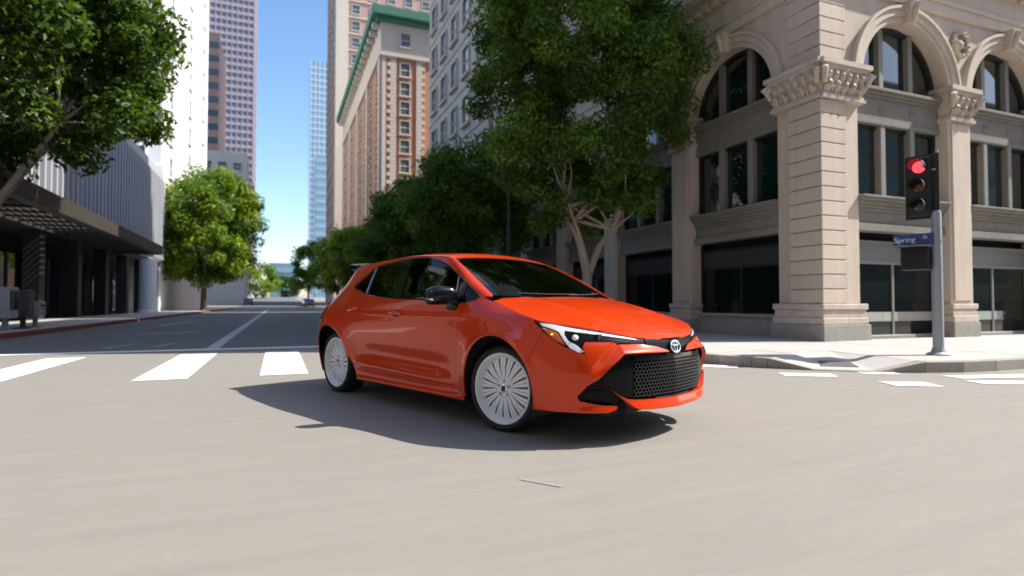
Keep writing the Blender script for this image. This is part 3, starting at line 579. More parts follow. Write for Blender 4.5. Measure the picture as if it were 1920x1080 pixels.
ped=empty('pedestrian_signal',(9.41-.14,5.82+.22,1.46)); tag(ped,'black boxed crossing signal under the blue street sign','crossing signal')
PM=Matrix.Rotation(-1.25,4,'Z'); MB().box(-.19,.19,-.10,.10,-.0,.36,PM).build('housing',M_SIGNAL,ped,bevel=.02); MB().box(-.16,.16,-.105,-.1,.03,.33,PM).build('lens',M_DARK,ped)
MB().loft([[PM@Vector(p) for p in ((-.20,-.10,.36),(.20,-.10,.36),(.20,-.28,.34),(-.20,-.28,.34))],[PM@Vector(p) for p in ((-.20,-.10,.37),(.20,-.10,.37),(.20,-.28,.35),(-.20,-.28,.35))]]).build('visor',M_SIGNAL,ped)
MB().tube([(.02,0,.06),(.14,-.20,.06)],.016,8).tube([(.02,0,.30),(.14,-.20,.30)],.016,8).build('bracket',M_POLE,ped)
sgn=empty('street_sign',(9.41-.17,5.82+.25,1.86)); tag(sgn,'blue street name sign with white letters on the signal pole','street sign')
SG=Matrix.Rotation(-1.28,4,'Z')
MB().box(-.27,.27,-.012,.012,0,.17,SG).build('sign_board',M_BLUE,sgn,bevel=.01)
MB().tube([(.05,-.14,.0),(.19,-.27,-.02)],.014,8).build('bracket',M_CHROME_ if False else M_POLE,sgn)
def text(name,s,size,m,parent,M):
    cu=bpy.data.curves.new(name,'FONT'); cu.body=s; cu.size=size; cu.extrude=.002; cu.materials.append(m); cu.align_x='LEFT'
    o=bpy.data.objects.new(name,cu); COL.objects.link(o); me=bpy.data.meshes.new_from_object(o.evaluated_get(bpy.context.evaluated_depsgraph_get())); bpy.data.objects.remove(o); return put(name,me,parent,M)
TX=SG@Matrix.Translation((-.25,-.016,.045))@Matrix.Rotation(R(90),4,'X')
text('lettering','Spring',.115,M_WTXT,sgn,TX); text('lettering','St',.075,M_WTXT,sgn,SG@Matrix.Translation((.14,-.016,.085))@Matrix.Rotation(R(90),4,'X'))
M_LAMPG=mat('dark_green_iron',(.018,.045,.04),rough=.55,noise=(5,.2)); M_GLOBE=mat('frosted_globe',(.55,.60,.56),rough=.4)
lp=empty('street_lamp',(7.0,17.6,.15)); tag(lp,'dark green street lamp post with pale globe among the trees','street lamp')
MB().lathe([(.26,0),(.26,.12),(.18,.2),(.16,.7),(.10,.85),(.075,1.2),(.065,4.9),(.09,5.0),(.12,5.1),(.06,5.2)],20).build('post',M_LAMPG,lp,smooth=True)
MB().lathe([(.10,5.2),(.20,5.35),(.23,5.55),(.19,5.78),(.06,5.92),(.02,6.0)],20).build('globe',M_GLOBE,lp,smooth=True)
MB().box(-.42,.42,-.03,.03,4.85,4.92).build('cross_arm',M_LAMPG,lp,bevel=.01)
# left pavement clutter in the canopy's shade
M_RACK=mat('pale_rack_paint',(.30,.31,.31),rough=.6,noise=(4,.15)); M_RACKD=mat('dark_rack_paint',(.05,.055,.06),rough=.6,noise=(4,.2))
def rack(x,y,m,label,h=1.05,w=.5):
    o=empty('news_rack',(x,y,.15),R(90)+rnd.uniform(-.1,.1)); tag(o,label,'news rack')
    MB().box(-w/2,w/2,-.2,.2,.35,h).build('cabinet',m,o,bevel=.03); MB().box(-w/2+.06,w/2-.06,-.21,-.2,.6,h-.1).build('door_window',M_PANE2,o); MB().box(-.06,.06,-.06,.06,0,.36).box(-.2,.2,-.18,.18,0,.04).build('pedestal',m,o)
rack(-7.25,20.9,M_RACK,'pale grey news rack by the left kerb',1.25,.6); rack(-7.3,22.3,M_RACKD,'dark news rack beside the pale one by the left kerb',1.2,.55); rack(-7.4,23.6,M_RACK,'short pale rack at the far end of the left kerb cluster',.85,.7)
hs=empty('hanging_sign',(-7.75,20.6,3.0)); tag(hs,'pale panel sign hanging under the left canopy','sign')
MB().box(-.05,.05,-.55,.55,0,.55).build('board',M_RACK,hs,bevel=.01); MB().tube([(0,-.4,.55),(0,-.4,1.6)],.015,6).tube([(0,.4,.55),(0,.4,1.6)],.015,6).build('hanger',M_BRONZE,hs)
# distant parked cars
def far_car(x,y,rz,col,label):
    o=empty('parked_car',(x,y,rise(y)),rz); tag(o,label,'car',None); m=mat('far_paint',col,rough=.35,coat=.7)
    prof_=[(-2.2,.35),(-2.25,.75),(-2.1,.95),(-1.6,1.0),(-1.0,1.42),(.5,1.45),(1.2,1.0),(2.0,.88),(2.2,.65),(2.2,.35)]
    MB().prism(prof_,-.85,.85).build('body',m,o,bevel=.10,smooth=True)
    MB().prism([(-1.45,1.03),(-.95,1.36),(.45,1.38),(1.0,1.03)],-.862,.862).build('window',M_GBLACK_F,o)
    MB().loft([[Vector((1.22,-.7,1.02)),Vector((1.22,.7,1.02)),Vector((.58,.62,1.42)),Vector((.58,-.62,1.42))],[Vector((1.25,-.7,1.04)),Vector((1.25,.7,1.04)),Vector((.6,.62,1.45)),Vector((.6,-.62,1.45))]]).build('windscreen',M_GBLACK_F,o)
    for s in (-1,1):
        for xx in (-1.35,1.35):
            w_=MB().lathe([(.33,-.1),(.33,.1),(.2,.11),(.01,.11)],20,Matrix.Translation((xx,s*.78,.33))@Matrix.Rotation(R(-90)*s,4,'X')).build('wheel',M_GBLACK_F,o,smooth=True)
        MB().box(2.14,2.22,s*.62-.14,s*.62+.14,.62,.74).build('headlight',M_GLOBE,o,bevel=.02)
M_GBLACK_F=mat('far_black',(.01,.011,.012),rough=.2,coat=.4)
far_car(5.2,120,R(-90),(.55,.56,.58),'silver car parked at the far right kerb'); far_car(-5.4,128,R(90),(.035,.04,.05),'dark car parked at the far left kerb'); far_car(5.3,112,R(-90),(.03,.035,.04),'dark car parked behind the silver car far right')
# ------------------------------------------------------------------ the car
# ---- body surfaces (car frame: x forward, front axle 0, half-width h>0, z up) ----
_SPL={}
def spl_mat(t, q):
    """natural cubic spline cardinal basis: rows=query, cols=knots"""
    t=np.asarray(t,float); q=np.asarray(q,float); n=len(t); h=np.diff(t); key=t.tobytes()
    if key not in _SPL: _SPL[key]=_spl_m(t,n,h)
    M=_SPL[key]; I=np.eye(n)
    k=np.clip(np.searchsorted(t,q)-1,0,n-2); hh=h[k]; a=(t[k+1]-q)/hh; b=1-a
    return a[:,None]*I[k]+b[:,None]*I[k+1]+(((a**3-a)*hh**2/6)[:,None]*M[k]+((b**3-b)*hh**2/6)[:,None]*M[k+1])
def _spl_m(t,n,h):
    A=np.zeros((n,n)); B=np.zeros((n,n)); A[0,0]=A[-1,-1]=1
    for i in range(1,n-1):
        A[i,i-1]=h[i-1]; A[i,i]=2*(h[i-1]+h[i]); A[i,i+1]=h[i]
        B[i,i-1]+=6/h[i-1]; B[i,i]-=6/h[i-1]+6/h[i]; B[i,i+1]+=6/h[i]
    return np.linalg.solve(A,B)
ZL=np.array([.16,.30,.45,.60,.72,.82,.92,1.00,1.12,1.25,1.38])
XS=[-2.60,-2.2,-1.7,-1.2,-.7,-.3,.05,.40]
WID=[[.83,.85,.868,.882,.888,.874,.830,.775,.695,.612,.535],
[.835,.850,.855,.870,.880,.876,.850,.803,.735,.660,.575],
[.835,.845,.848,.862,.872,.874,.854,.815,.745,.672,.595],
[.835,.845,.846,.860,.870,.874,.855,.818,.750,.678,.602],
[.835,.845,.848,.862,.871,.873,.853,.816,.750,.678,.602],
[.835,.850,.858,.872,.878,.873,.848,.800,.738,.670,.600],
[.835,.855,.872,.887,.890,.872,.805,.712,.600,.500,.400],
[.830,.850,.868,.878,.874,.842,.745,.620,.480,.360,.250]]
# front columns (x,h) for each z level
FR=[ # col A, col B, col C, centre
[(.60,.800),(.800,.600),(.905,.30),(.935,0)],
[(.625,.815),(.830,.610),(.935,.30),(.965,0)],
[(.635,.822),(.840,.615),(.945,.30),(.975,0)],
[(.63,.812),(.825,.605),(.930,.30),(.960,0)],
[(.600,.790),(.785,.575),(.890,.29),(.920,0)],
[(.550,.735),(.700,.520),(.785,.27),(.815,0)],
[(.470,.620),(.560,.440),(.610,.23),(.630,0)],
[(.43,.500),(.47,.350),(.5,.18),(.51,0)],
[(.42,.380),(.44,.270),(.45,.14),(.46,0)],
[(.41,.280),(.42,.200),(.43,.10),(.43,0)],
[(.405,.200),(.41,.150),(.42,.08),(.42,0)]]
RE=[
[(-3.26,0),(-3.24,.38),(-3.16,.60),(-3.06,.71),(-2.90,.785)],
[(-3.30,0),(-3.27,.39),(-3.19,.62),(-3.08,.735),(-2.92,.81)],
[(-3.33,0),(-3.30,.39),(-3.21,.63),(-3.10,.75),(-2.93,.83)],
[(-3.33,0),(-3.30,.39),(-3.21,.63),(-3.10,.758),(-2.93,.845)],
[(-3.32,0),(-3.29,.39),(-3.20,.63),(-3.09,.755),(-2.92,.845)],
[(-3.29,0),(-3.26,.38),(-3.17,.61),(-3.06,.73),(-2.90,.825)],
[(-3.25,0),(-3.22,.36),(-3.13,.58),(-3.02,.69),(-2.88,.780)],
[(-3.20,0),(-3.16,.34),(-3.07,.54),(-2.97,.64),(-2.85,.720)],
[(-3.09,0),(-3.05,.32),(-2.97,.49),(-2.89,.57),(-2.79,.635)],
[(-2.95,0),(-2.91,.30),(-2.85,.44),(-2.79,.51),(-2.72,.565)],
[(-2.80,0),(-2.76,.27),(-2.71,.40),(-2.68,.45),(-2.64,.500)]]
NZ=len(ZL)
QX=np.array([[p[0] for p in RE[k]]+XS+[p[0] for p in FR[k]] for k in range(NZ)])
QH=np.array([[p[1] for p in RE[k]]+[WID[i][k] for i in range(len(XS))]+[p[1] for p in FR[k]] for k in range(NZ)])
_k=3
UK=np.concatenate([[0],np.cumsum(np.hypot(np.diff(QX[_k]),np.diff(QH[_k])))])
UX0=float(np.interp(0.,QX[_k][4:13],UK[4:13]))
def sm(a,b,x):
    t=np.clip((x-a)/(b-a),0,1); return t*t*(3-2*t)
ARCH=[(0.022,.335),(-2.632,.335)]; RA=.378
def wall_base(U,V):
    Bu=spl_mat(UK,U); Bz=spl_mat(ZL,V)
    x=np.einsum('ni,nk,ki->n',Bu,Bz,QX); h=np.einsum('ni,nk,ki->n',Bu,Bz,QH)
    return x,h
def wall_disp(x,h,z):
    d=np.zeros_like(x)
    for cx,cz in ARCH:
        rr=np.hypot(x-cx,(z-cz)); d+=.016*np.exp(-((rr-RA)/.045)**2)*sm(.5,.7,h)
        d+=.010*np.exp(-((rr-RA-.05)/.10)**2)*sm(.5,.7,h)
    sx=sm(-2.25,-1.75,x)*(1-sm(-.85,-.40,x))
    zc=.475-.035*sm(-2,-.6,x)
    d+=-.022*np.exp(-((z-zc)/.08)**2)*sx
    d+=.014*np.exp(-((z-(.350-.025*sm(-2,-.6,x)))/.05)**2)*sx
    d+=.016*np.exp(-((z-.20)/.035)**2)*sm(-2.3,-2.1,x)*(1-sm(-.45,-.3,x))
    # shoulder crease
    zs=.855+.03*sm(-1,-2.6,x)
    d+=.006*np.exp(-((z-zs)/.032)**2)*sm(-3.1,-2.8,x)*(1-sm(-.1,.2,x))
    return d
def wall(U,V):
    U=np.atleast_1d(np.asarray(U,float)); V=np.atleast_1d(np.asarray(V,float))
    x,h=wall_base(U,V); e=1e-3
    x1,h1=wall_base(U+e,V); x0,h0=wall_base(U-e,V)
    tx,th=x1-x0,h1-h0; L=np.hypot(tx,th)+1e-12; nx,nh=-th/L,tx/L   # outward in plan
    # U runs rear->front : tangent ~+x, outward ~ +h
    d=wall_disp(x,h,V)
    return np.stack([x+nx*d,h+nh*d,V],-1)
# ---- top surface ----
HP=np.array([(-.50,1.04),(-.3,1.03),(-.1,1.012),(.1,.987),(.3,.950),(.5,.898),(.7,.822),(.82,.762),(.90,.712),(.96,.665)])
WP=np.array([(.15,.915),(.0,.99),(-.2,1.092),(-.45,1.215),(-.7,1.325),(-.88,1.390),(-1.1,1.424),(-1.4,1.440),(-1.8,1.436),(-2.2,1.416),(-2.6,1.380),(-2.9,1.340)])[::-1]
def prof(P,x): return spl_mat(P[:,0],x)@P[:,1]
def HC(x): return np.interp(x,[-.3,-.1,.05,.25,.5,.7,.85,1],[.06,.08,.115,.13,.138,.118,.10,.10])
def hood(x,h):
    z=prof(HP,np.clip(x,-.5,.96))-HC(x)*h**2
    z+=.008*np.exp(-((h-(.46-.10*x))/.06)**2)*sm(-.3,0,x)*(1-sm(.45,.75,x))
    return z
def glassroof(x,h):
    f=1-sm(-.95,-1.5,x); fr=sm(-.8,-1.2,x)
    return prof(WP,np.clip(x+.18*h*h*f,-2.9,.15))-(.07+.03*fr)*h**2-.25*fr*np.maximum(h-.25,0)**2.6
def top(x,h,kind):
    x=np.atleast_1d(np.asarray(x,float)); h=np.atleast_1d(np.asarray(h,float))
    z=hood(x,np.abs(h)) if kind=='hood' else glassroof(x,np.abs(h))
    return np.stack([x,h,z],-1)
UC=UK[-1]                                   # perimeter coordinate of the centre line at the nose
def wall_pn(uv):
    """(u,v) with u measured from the front axle; beyond the nose it mirrors -> point and outward normal"""
    u=uv[:,0]+UX0; left=u>UC; rear=u<0
    uu=np.where(left,2*UC-u,np.abs(u)); sg=np.where(left|rear,1.,-1.)
    def f(a,b):
        p=wall(np.clip(a,1e-3,UC-1e-3),b); return p
    P=f(uu,uv[:,1]); e=2e-3
    dU=f(uu+e,uv[:,1])-f(uu-e,uv[:,1]); dV=f(uu,uv[:,1]+e)-f(uu,uv[:,1]-e)
    N=np.cross(dU,dV); N/=np.linalg.norm(N,axis=1)[:,None]+1e-12
    out=np.stack([P[:,0]+1.2,P[:,1],np.zeros(len(P))],-1); fl=np.sum(N*out,1)<0; N[fl]*=-1
    P=P.copy(); P[:,1]*=sg; N[:,1]*=sg
    return P,N
def top_pn(kind):
    def fn(uv):
        P=top(uv[:,0],uv[:,1],kind); e=2e-3
        dx=top(uv[:,0]+e,uv[:,1],kind)-top(uv[:,0]-e,uv[:,1],kind); dy=top(uv[:,0],uv[:,1]+e,kind)-top(uv[:,0],uv[:,1]-e,kind)
        N=np.cross(dx,dy); N/=np.linalg.norm(N,axis=1)[:,None]; return P,N
    return fn
def renormal(fn):
    """true normals of a displaced skin"""
    def g(uv):
        P,N=fn(uv); e=3e-3
        du=fn(uv+[e,0])[0]-fn(uv-[e,0])[0]; dv=fn(uv+[0,e])[0]-fn(uv-[0,e])[0]
        M=np.cross(du,dv); M/=np.linalg.norm(M,axis=1)[:,None]+1e-12; M[np.sum(M*N,1)<0]*=-1; return P,M
    return g
hood_pn=top_pn('hood'); roof_pn=top_pn('roof')
def inside(poly,pts):
    x,y=pts[:,0],pts[:,1]; c=np.zeros(len(pts),bool); n=len(poly)
    for i in range(n):
        x1,y1=poly[i]; x2,y2=poly[(i+1)%n]
        if y1==y2: continue
        k=((y1>y)!=(y2>y))&(x<(x2-x1)*(y-y1)/(y2-y1)+x1); c^=k
    return c
def dist_poly(poly,pts):
    d=np.full(len(pts),1e9)
    for i in range(len(poly)):
        a=poly[i]; b=poly[(i+1)%len(poly)]; ab=b-a; t=np.clip(((pts-a)@ab)/(ab@ab+1e-12),0,1); d=np.minimum(d,np.linalg.norm(pts-a-t[:,None]*ab,axis=1))
    return d
def resample(poly,sp):
    o=[]
    for i in range(len(poly)):
        a,b=poly[i],poly[(i+1)%len(poly)]; n=max(1,int(math.ceil(np.linalg.norm(b-a)/sp)))
        o+=[a+(b-a)*k/n for k in range(n)]
    return np.array(o)
def inset(poly,g):
    n=len(poly); a=sum(poly[i][0]*poly[(i+1)%n][1]-poly[(i+1)%n][0]*poly[i][1] for i in range(n)); s=1 if a>0 else -1
    o=[]
    for i in range(n):
        p,c_,q=poly[i-1],poly[i],poly[(i+1)%n]; e1=c_-p; e2=q-c_; l1,l2=np.linalg.norm(e1)+1e-9,np.linalg.norm(e2)+1e-9
        n1=np.array([-e1[1],e1[0]])/l1*s; n2=np.array([-e2[1],e2[0]])/l2*s; m=n1+n2; k=max(.35,(m@m)/2); o.append(c_+m/2/ (k if k>0 else 1)*g)
    return np.array(o)
def cr(pts,n=6):
    """smooth open curve through points"""
    P=[np.array(p,float) for p in pts]; P=[2*P[0]-P[1]]+P+[2*P[-1]-P[-2]]; o=[]
    for i in range(1,len(P)-2):
        a,b,c_,d=P[i-1],P[i],P[i+1],P[i+2]
        for k in range(n):
            t=k/n; o.append(.5*((2*b)+(c_-a)*t+(2*a-5*b+4*c_-d)*t*t+(3*b-a-3*c_+d)*t**3))
    o.append(P[-2]); return [tuple(q) for q in o]
def panel(name,parent,m,outer,fn,sp=.03,off=0.,flange=.014,gap=.0026,side=1,smooth_flange=False):
    poly=np.array(outer,float); keep=[0]
    for i in range(1,len(poly)):
        if np.linalg.norm(poly[i]-poly[keep[-1]])>4e-4: keep.append(i)
    if np.linalg.norm(poly[keep[-1]]-poly[0])<4e-4: keep=keep[:-1]
    poly=poly[keep]; poly=resample(poly,sp*.8)
    if gap: poly=inset(poly,gap)
    lo,hi=poly.min(0),poly.max(0)
    gx,gy=np.meshgrid(np.arange(lo[0],hi[0],sp),np.arange(lo[1],hi[1],sp)); g=np.stack([gx.ravel(),gy.ravel()],-1)
    g=g[inside(poly,g)]
    if len(g): g=g[dist_poly(poly,g)>sp*.45]
    nb=len(poly); uv=np.concatenate([poly,g]) if len(g) else poly
    ov,oe,of,_,_,_=geometry.delaunay_2d_cdt([Vector(p) for p in uv],[(i,(i+1)%nb) for i in range(nb)],[],0,1e-7)
    ov=np.array([tuple(p) for p in ov]); F=np.array([f for f in of]); cen=ov[F].mean(1); F=F[inside(poly,cen)]
    P,N=fn(ov); P=P+N*off
    if side<0: P=P*[1,-1,1]; N=N*[1,-1,1]
    # orientation
    fn_=np.cross(P[F[:,1]]-P[F[:,0]],P[F[:,2]]-P[F[:,0]]); fl=np.sum(fn_*N[F[:,0]],1)<0; F[fl]=F[fl][:,::-1]
    verts=[tuple(p) for p in P]; faces=[tuple(f) for f in F.tolist()]; ln=[]
    for f in faces: ln+=[tuple(N[i]) for i in f]
    if flange:
        ed={}
        for f in faces:
            for a,b in zip(f,f[1:]+f[:1]): ed[(a,b)]=1
        low={}
        for (a,b) in list(ed):
            if (b,a) in ed: continue
            for q in (a,b):
                if q not in low: low[q]=len(verts); verts.append(tuple(P[q])); verts.append(tuple(P[q]-N[q]*flange))
            faces.append((low[b],low[a],low[a]+1,low[b]+1)); e1=P[b]-P[a]; nn=np.cross(e1,N[a]); nn/=np.linalg.norm(nn)+1e-9; ln+=[tuple(nn)]*4
    me=bpy.data.meshes.new(name); me.from_pydata(verts,[],faces); me.materials.append(m)
    for p in me.polygons: p.use_smooth=True
    me.normals_split_custom_set(ln)
    return link(name,me,parent)
def both(name,parent,m,outer,fn,**k):
    return [panel(name,parent,m,outer,fn,side=s,**k) for s in (1,-1)]
def mirror(poly,c): return [(2*c-u,v) for u,v in poly]
CU=UC-UX0                                   # u of the centre line
def sym(half):
    """half outline from the centre line round to the centre line -> full outline"""
    return list(half)+[(2*CU-u,v) for u,v in half[::-1]]
# curve where the side meets hood, windscreen and roof
UT=np.linspace(-2.72,1.40,170)
def topz(x,h): return np.maximum(hood(x,h),glassroof(x,h))
lo=np.full(len(UT),.60); hi=np.full(len(UT),1.45)
_V=np.linspace(.62,1.44,165); _cross=np.zeros(len(UT))
for i,u in enumerate(UT):
    x,h=wall_base(np.full(len(_V),u+UX0),_V); p=wall(np.full(len(_V),u+UX0),_V); g=topz(np.clip(p[:,0],-2.9,.96),p[:,1])-_V
    k=np.where(g<0)[0]; j=k[0] if len(k) else len(_V)-1
    _cross[i]=_V[j-1]+(_V[j]-_V[j-1])*g[j-1]/(g[j-1]-g[j]+1e-12) if j>0 else _V[0]
_cross=np.convolve(np.pad(_cross,2,mode='edge'),np.ones(5)/5,'valid')
_cross=np.where(UT>.2,np.interp(UT,[.2,.3,.37,.571,.709,.965,1.15,1.24,1.429,1.548],[.878,.857,.841,.816,.792,.750,.719,.713,.697,.694]),_cross)
def vtop(u): return float(np.interp(u,UT,_cross))
def edge_xy(u): p=wall(np.array([u+UX0]),np.array([vtop(u)]))[0]; return (float(p[0]),float(p[1]))
# paint etc.
def paint_mat():
    m=mat('orange_pearl_paint',(.62,.041,.0025),rough=.32,spec=.12,coat=.8)
    nt=m.node_tree; b=nt.nodes['Principled BSDF']; b.inputs['Metallic'].default_value=.12
    n=nt.nodes.new('ShaderNodeTexNoise'); n.inputs['Scale'].default_value=900; tc=nt.nodes.new('ShaderNodeTexCoord'); nt.links.new(tc.outputs['Object'],n.inputs['Vector'])
    mr=nt.nodes.new('ShaderNodeMapRange'); mr.inputs[3].default_value=.24; mr.inputs[4].default_value=.42; nt.links.new(n.outputs[0],mr.inputs[0]); nt.links.new(mr.outputs[0],b.inputs['Roughness'])
    # the inner face of every panel is bare dark trim
    out=nt.nodes['Material Output']; ge=nt.nodes.new('ShaderNodeNewGeometry'); dk=nt.nodes.new('ShaderNodeBsdfDiffuse'); dk.inputs[0].default_value=(.012,.012,.013,1); mx=nt.nodes.new('ShaderNodeMixShader')
    nt.links.new(ge.outputs['Backfacing'],mx.inputs[0]); nt.links.new(b.outputs[0],mx.inputs[1]); nt.links.new(dk.outputs[0],mx.inputs[2]); nt.links.new(mx.outputs[0],out.inputs[0])
    return m
M_PAINT=paint_mat()
M_GBLACK=mat('gloss_black',(.005,.006,.008),rough=.12,spec=.35,coat=.15)
M_BLACK=mat('satin_black',(.008,.009,.010),rough=.55)
M_SBLACK=mat('piano_black',(.004,.0045,.005),rough=.3,spec=.14)
M_MATTE=mat('black_plastic',(.012,.013,.014),rough=.8,noise=(60,.3))
M_RUBBER=mat('tyre_rubber',(.016,.017,.018),rough=.75,noise=(30,.35),bump=.15,bscale=60)
M_WHEEL=mat('white_wheel_paint',(.82,.84,.88),rough=.3,coat=.5,noise=(8,.05))
M_DISC=mat('brake_steel',(.42,.44,.46),rough=.4,metal=.8,noise=(20,.2))
M_BACK=mat('pale_dust_shield',(.40,.43,.47),rough=.5,noise=(6,.12))
M_CHROME=mat('chrome',(.82,.83,.85),rough=.08,metal=1)
M_LED=mat('light_guide',(.80,.80,.86),rough=.25,coat=.5)
M_AMBER=mat('amber_lens',(.62,.11,.01),rough=.15,coat=.8)
M_AMBERL=mat('amber_bulb',(.9,.35,.02),rough=.2,emit=((1,.4,.03),1.6))
M_PROJ=mat('projector_lens',(.7,.8,.78),rough=.05,coat=1)
M_RED=mat('red_lens',(.22,.006,.008),rough=.1,coat=.8)
M_CGLASS=glass_mat('tinted_car_glass',(.035,.045,.045),ior=1.5)
M_WGLASS=glass_mat('windscreen_glass',(.10,.125,.12),ior=1.5)
M_SEAT=mat('dark_seat_fabric',(.03,.03,.032),rough=.85,noise=(80,.3))
M_HMESH=mat('grille_gloss_black',(.011,.012,.013),rough=.28,coat=.3)
car=empty('hatchback_car',(2.2803,4.2951,0),-1.2022)
tag(car,'orange hatchback with white wheels and black grille turning through the intersection','car')
# outlines in (u,v)
WIN_LOW=cr([(-2.374,1.113),(-2.058,1.045),(-1.775,1.013),(-1.488,.993),(-1.009,.978),(-.525,.955),(-.382,.957),(-.285,.978)],6)
WIN_UP=[(-.262,.994)]+cr([(-.268,1.005),(-.442,1.099),(-.653,1.195),(-.886,1.288),(-1.051,1.335),(-1.215,1.363),(-1.399,1.373),(-1.518,1.369),(-1.709,1.357),(-1.979,1.337),(-2.121,1.305),(-2.244,1.216),(-2.374,1.113)],6)
def wl(u): a=np.array(WIN_LOW); return float(np.interp(u,a[:,0],a[:,1]))
def wu(u): a=np.array(WIN_UP)[::-1]; return float(np.interp(u,a[:,0],a[:,1]))
def span(fn,u0,u1,n=24): return [(float(u),fn(u)) for u in np.linspace(u0,u1,n)]
DOORB=cr([(-1.478,wl(-1.478)),(-1.458,.852),(-1.500,.663),(-1.535,.48),(-1.522,.38),(-1.505,.329)],6)
DOORF=cr([(-.382,.957),(-.416,.806),(-.448,.656),(-.485,.503),(-.508,.345)],6)+[(-.524,.293)]
DBOT=cr([(-.524,.293),(-.976,.307),(-1.505,.329),(-1.978,.333),(-2.046,.345)],6)
RDOOR=cr([(-2.300,wl(-2.30)),(-2.345,.99),(-2.335,.856),(-2.303,.728),(-2.235,.602),(-2.150,.47),(-2.046,.345)],6)
def xs_to_u(x,z):
    """side u for a given x at height z"""
    us=np.linspace(-3.2,.8,400); p=wall(us+UX0,np.full(400,z)); return float(np.interp(x,p[:,0],us))
def arc(cx,cz,r,a0,a1,n=28):
    o=[]
    for a in np.linspace(R(a0),R(a1),n):
        x,z=cx+r*math.cos(a),cz+r*math.sin(a); o.append((xs_to_u(x,z),z))
    return o
AFX,ARX=ARCH[0][0],ARCH[1][0]; AZ=.335
LOWA=-17.5
# --- doors
for s in (1,-1):
    fd=panel('front_door',car,M_PAINT,span(wl,-1.478,-.40,30)+DOORF+DBOT[1:13]+DOORB[::-1][1:-1],wall_pn,side=s)
    rd=panel('rear_door',car,M_PAINT,span(wl,-2.30,-1.478,24)+DOORB[1:]+DBOT[13:]+RDOOR[::-1][1:-1],wall_pn,side=s)
    for d,(u,v,t) in ((fd,(-1.335,.862,-.02)),(rd,(-2.13,.888,.02))):
        P,N=wall_pn(np.array([[u,v]])); P=P[0]*[1,s,1]; N=N[0]*[1,s,1]
        mb=MB(); ring=[]
        for k in range(9):
            q=k/8; x=(q-.5)*.215; r=.5+.5*math.sin(math.pi*min(1,max(0,q)))**.5
            ring.append([Vector((P[0]+x,P[1]+N[1]*(.012+.012*math.sin(math.pi*q))+N[1]*.013*math.cos(a)*r,P[2]+t*x/.2+.019*r*math.sin(a))) for a in [2*math.pi*j/10 for j in range(10)]])
        mb.loft(ring).build('handle',M_PAINT,d,smooth=True)
        MB().lathe([(.0005,.006),(.03,.005),(.042,.0)],20,Matrix.Translation(Vector(P)+Vector((0,N[1]*.0015,-.012)))@Matrix.Rotation(R(90)*s,4,'X')@Matrix.Diagonal((1.2,.62,.4,1))).build('handle_recess',M_MATTE,d,smooth=True)
# --- side frame with pillars and rear quarter
FR_TOP=span(vtop,-.15,-2.66,60)
QUARTER=RDOOR[::-1]+span(wl,-2.30,-2.36,3)+WIN_UP[::-1][1:]+FR_TOP+cr([(-2.70,1.33),(-2.84,1.18),(-2.98,1.05),(-3.08,.98)],6)+[(-3.12,.86),(-3.13,.70),(-3.02,.655)]+arc(ARX,AZ,RA,122,14,28)+[(-2.215,.405),(-2.155,.347)]
both('side_frame',car,M_PAINT,QUARTER,wall_pn)
SILL=[(-2.150,.345)]+[(u,v-.001) for u,v in DBOT[::-1]]+[(-.521,.243),(-.362,.236),(-.352,.195),(-2.075,.195)]
both('side_sill',car,M_PAINT,SILL,wall_pn)
# --- front wing
HL_TOP=lambda u: min(vtop(u)-.002,float(np.interp(u,[.30,.368,.571,.709,.965,1.15,1.24,1.429,1.548],[.84,.836,.815,.792,.750,.720,.714,.696,.692])))
HL_LOW=cr([(.368,.832),(.484,.757),(.578,.698),(.657,.656),(.725,.628),(.778,.614)],5)
SLIT=cr([(.778,.614),(.764,.657),(.782,.692)],4)[1:]+cr([(.782,.692),(.951,.688),(1.122,.679),(1.324,.651),(1.430,.618)],6)[1:]
FSEAM=(.484,.757)
FENDER=DOORF[::-1][0:1]+DOORF[::-1][1:]+span(wl,-.38,-.285,4)[1:]+[(-.262,.994)]+span(vtop,-.15,.368,30)+[p for p in HL_LOW if p[0]<=.485]+arc(AFX,AZ,RA,30,197,30)+[(-.362,.236),(-.521,.245)]
both('front_wing',car,M_PAINT,FENDER,wall_pn)
# --- front bumper (one piece across the nose)
VENT=[(.727,.337),(.794,.410),(.862,.447),(.916,.411),(1.000,.344),(1.030,.300),(.996,.274),(.878,.284),(.749,.306)]
G_TOP=[(.862,.448),(.944,.531),(1.025,.600),(1.060,.609),(1.168,.607),(1.441,.602),(1.548,.600)]
G_BOT=[(1.548,.299),(1.378,.301),(1.113,.309),(1.057,.319),(.999,.344),(.916,.411)]
upper=[p for p in HL_LOW if p[0]>=.484]+SLIT+[(1.445,.606)]
BUMP=[(1.445,.606)]+[p for p in G_TOP[::-1] if p[0]<1.44]+[(.794,.411),(.727,.337),(.749,.305),(.878,.283),(.990,.273),(.985,.252),(.925,.234),(.724,.234),(.398,.226)]+arc(AFX,AZ,RA,LOWA,30,14)+upper
def bump_pn(uv):
    P,N=wall_pn(uv); u=np.where(uv[:,0]>CU,2*CU-uv[:,0],uv[:,0]); v=uv[:,1]
    # the blade above the grille stands proud, its flank folds back to the headlamp
    g=np.interp(u,[.80,.944,1.03,1.2,1.55],[.40,.531,.605,.607,.60]); d=v-g
    P=P+N*(.030*np.exp(-(d/.035)**2)*sm(.86,.99,u)-.020*np.exp(-((d-.085)/.03)**2)*sm(.80,.9,u)*(1-sm(1.1,1.3,u)))[:,None]
    P=P+N*(.022*np.exp(-((v-.225)/.045)**2)*sm(.55,.85,u))[:,None]
    return P,N
both('front_bumper',car,M_PAINT,BUMP,renormal(bump_pn),sp=.016,flange=.03)
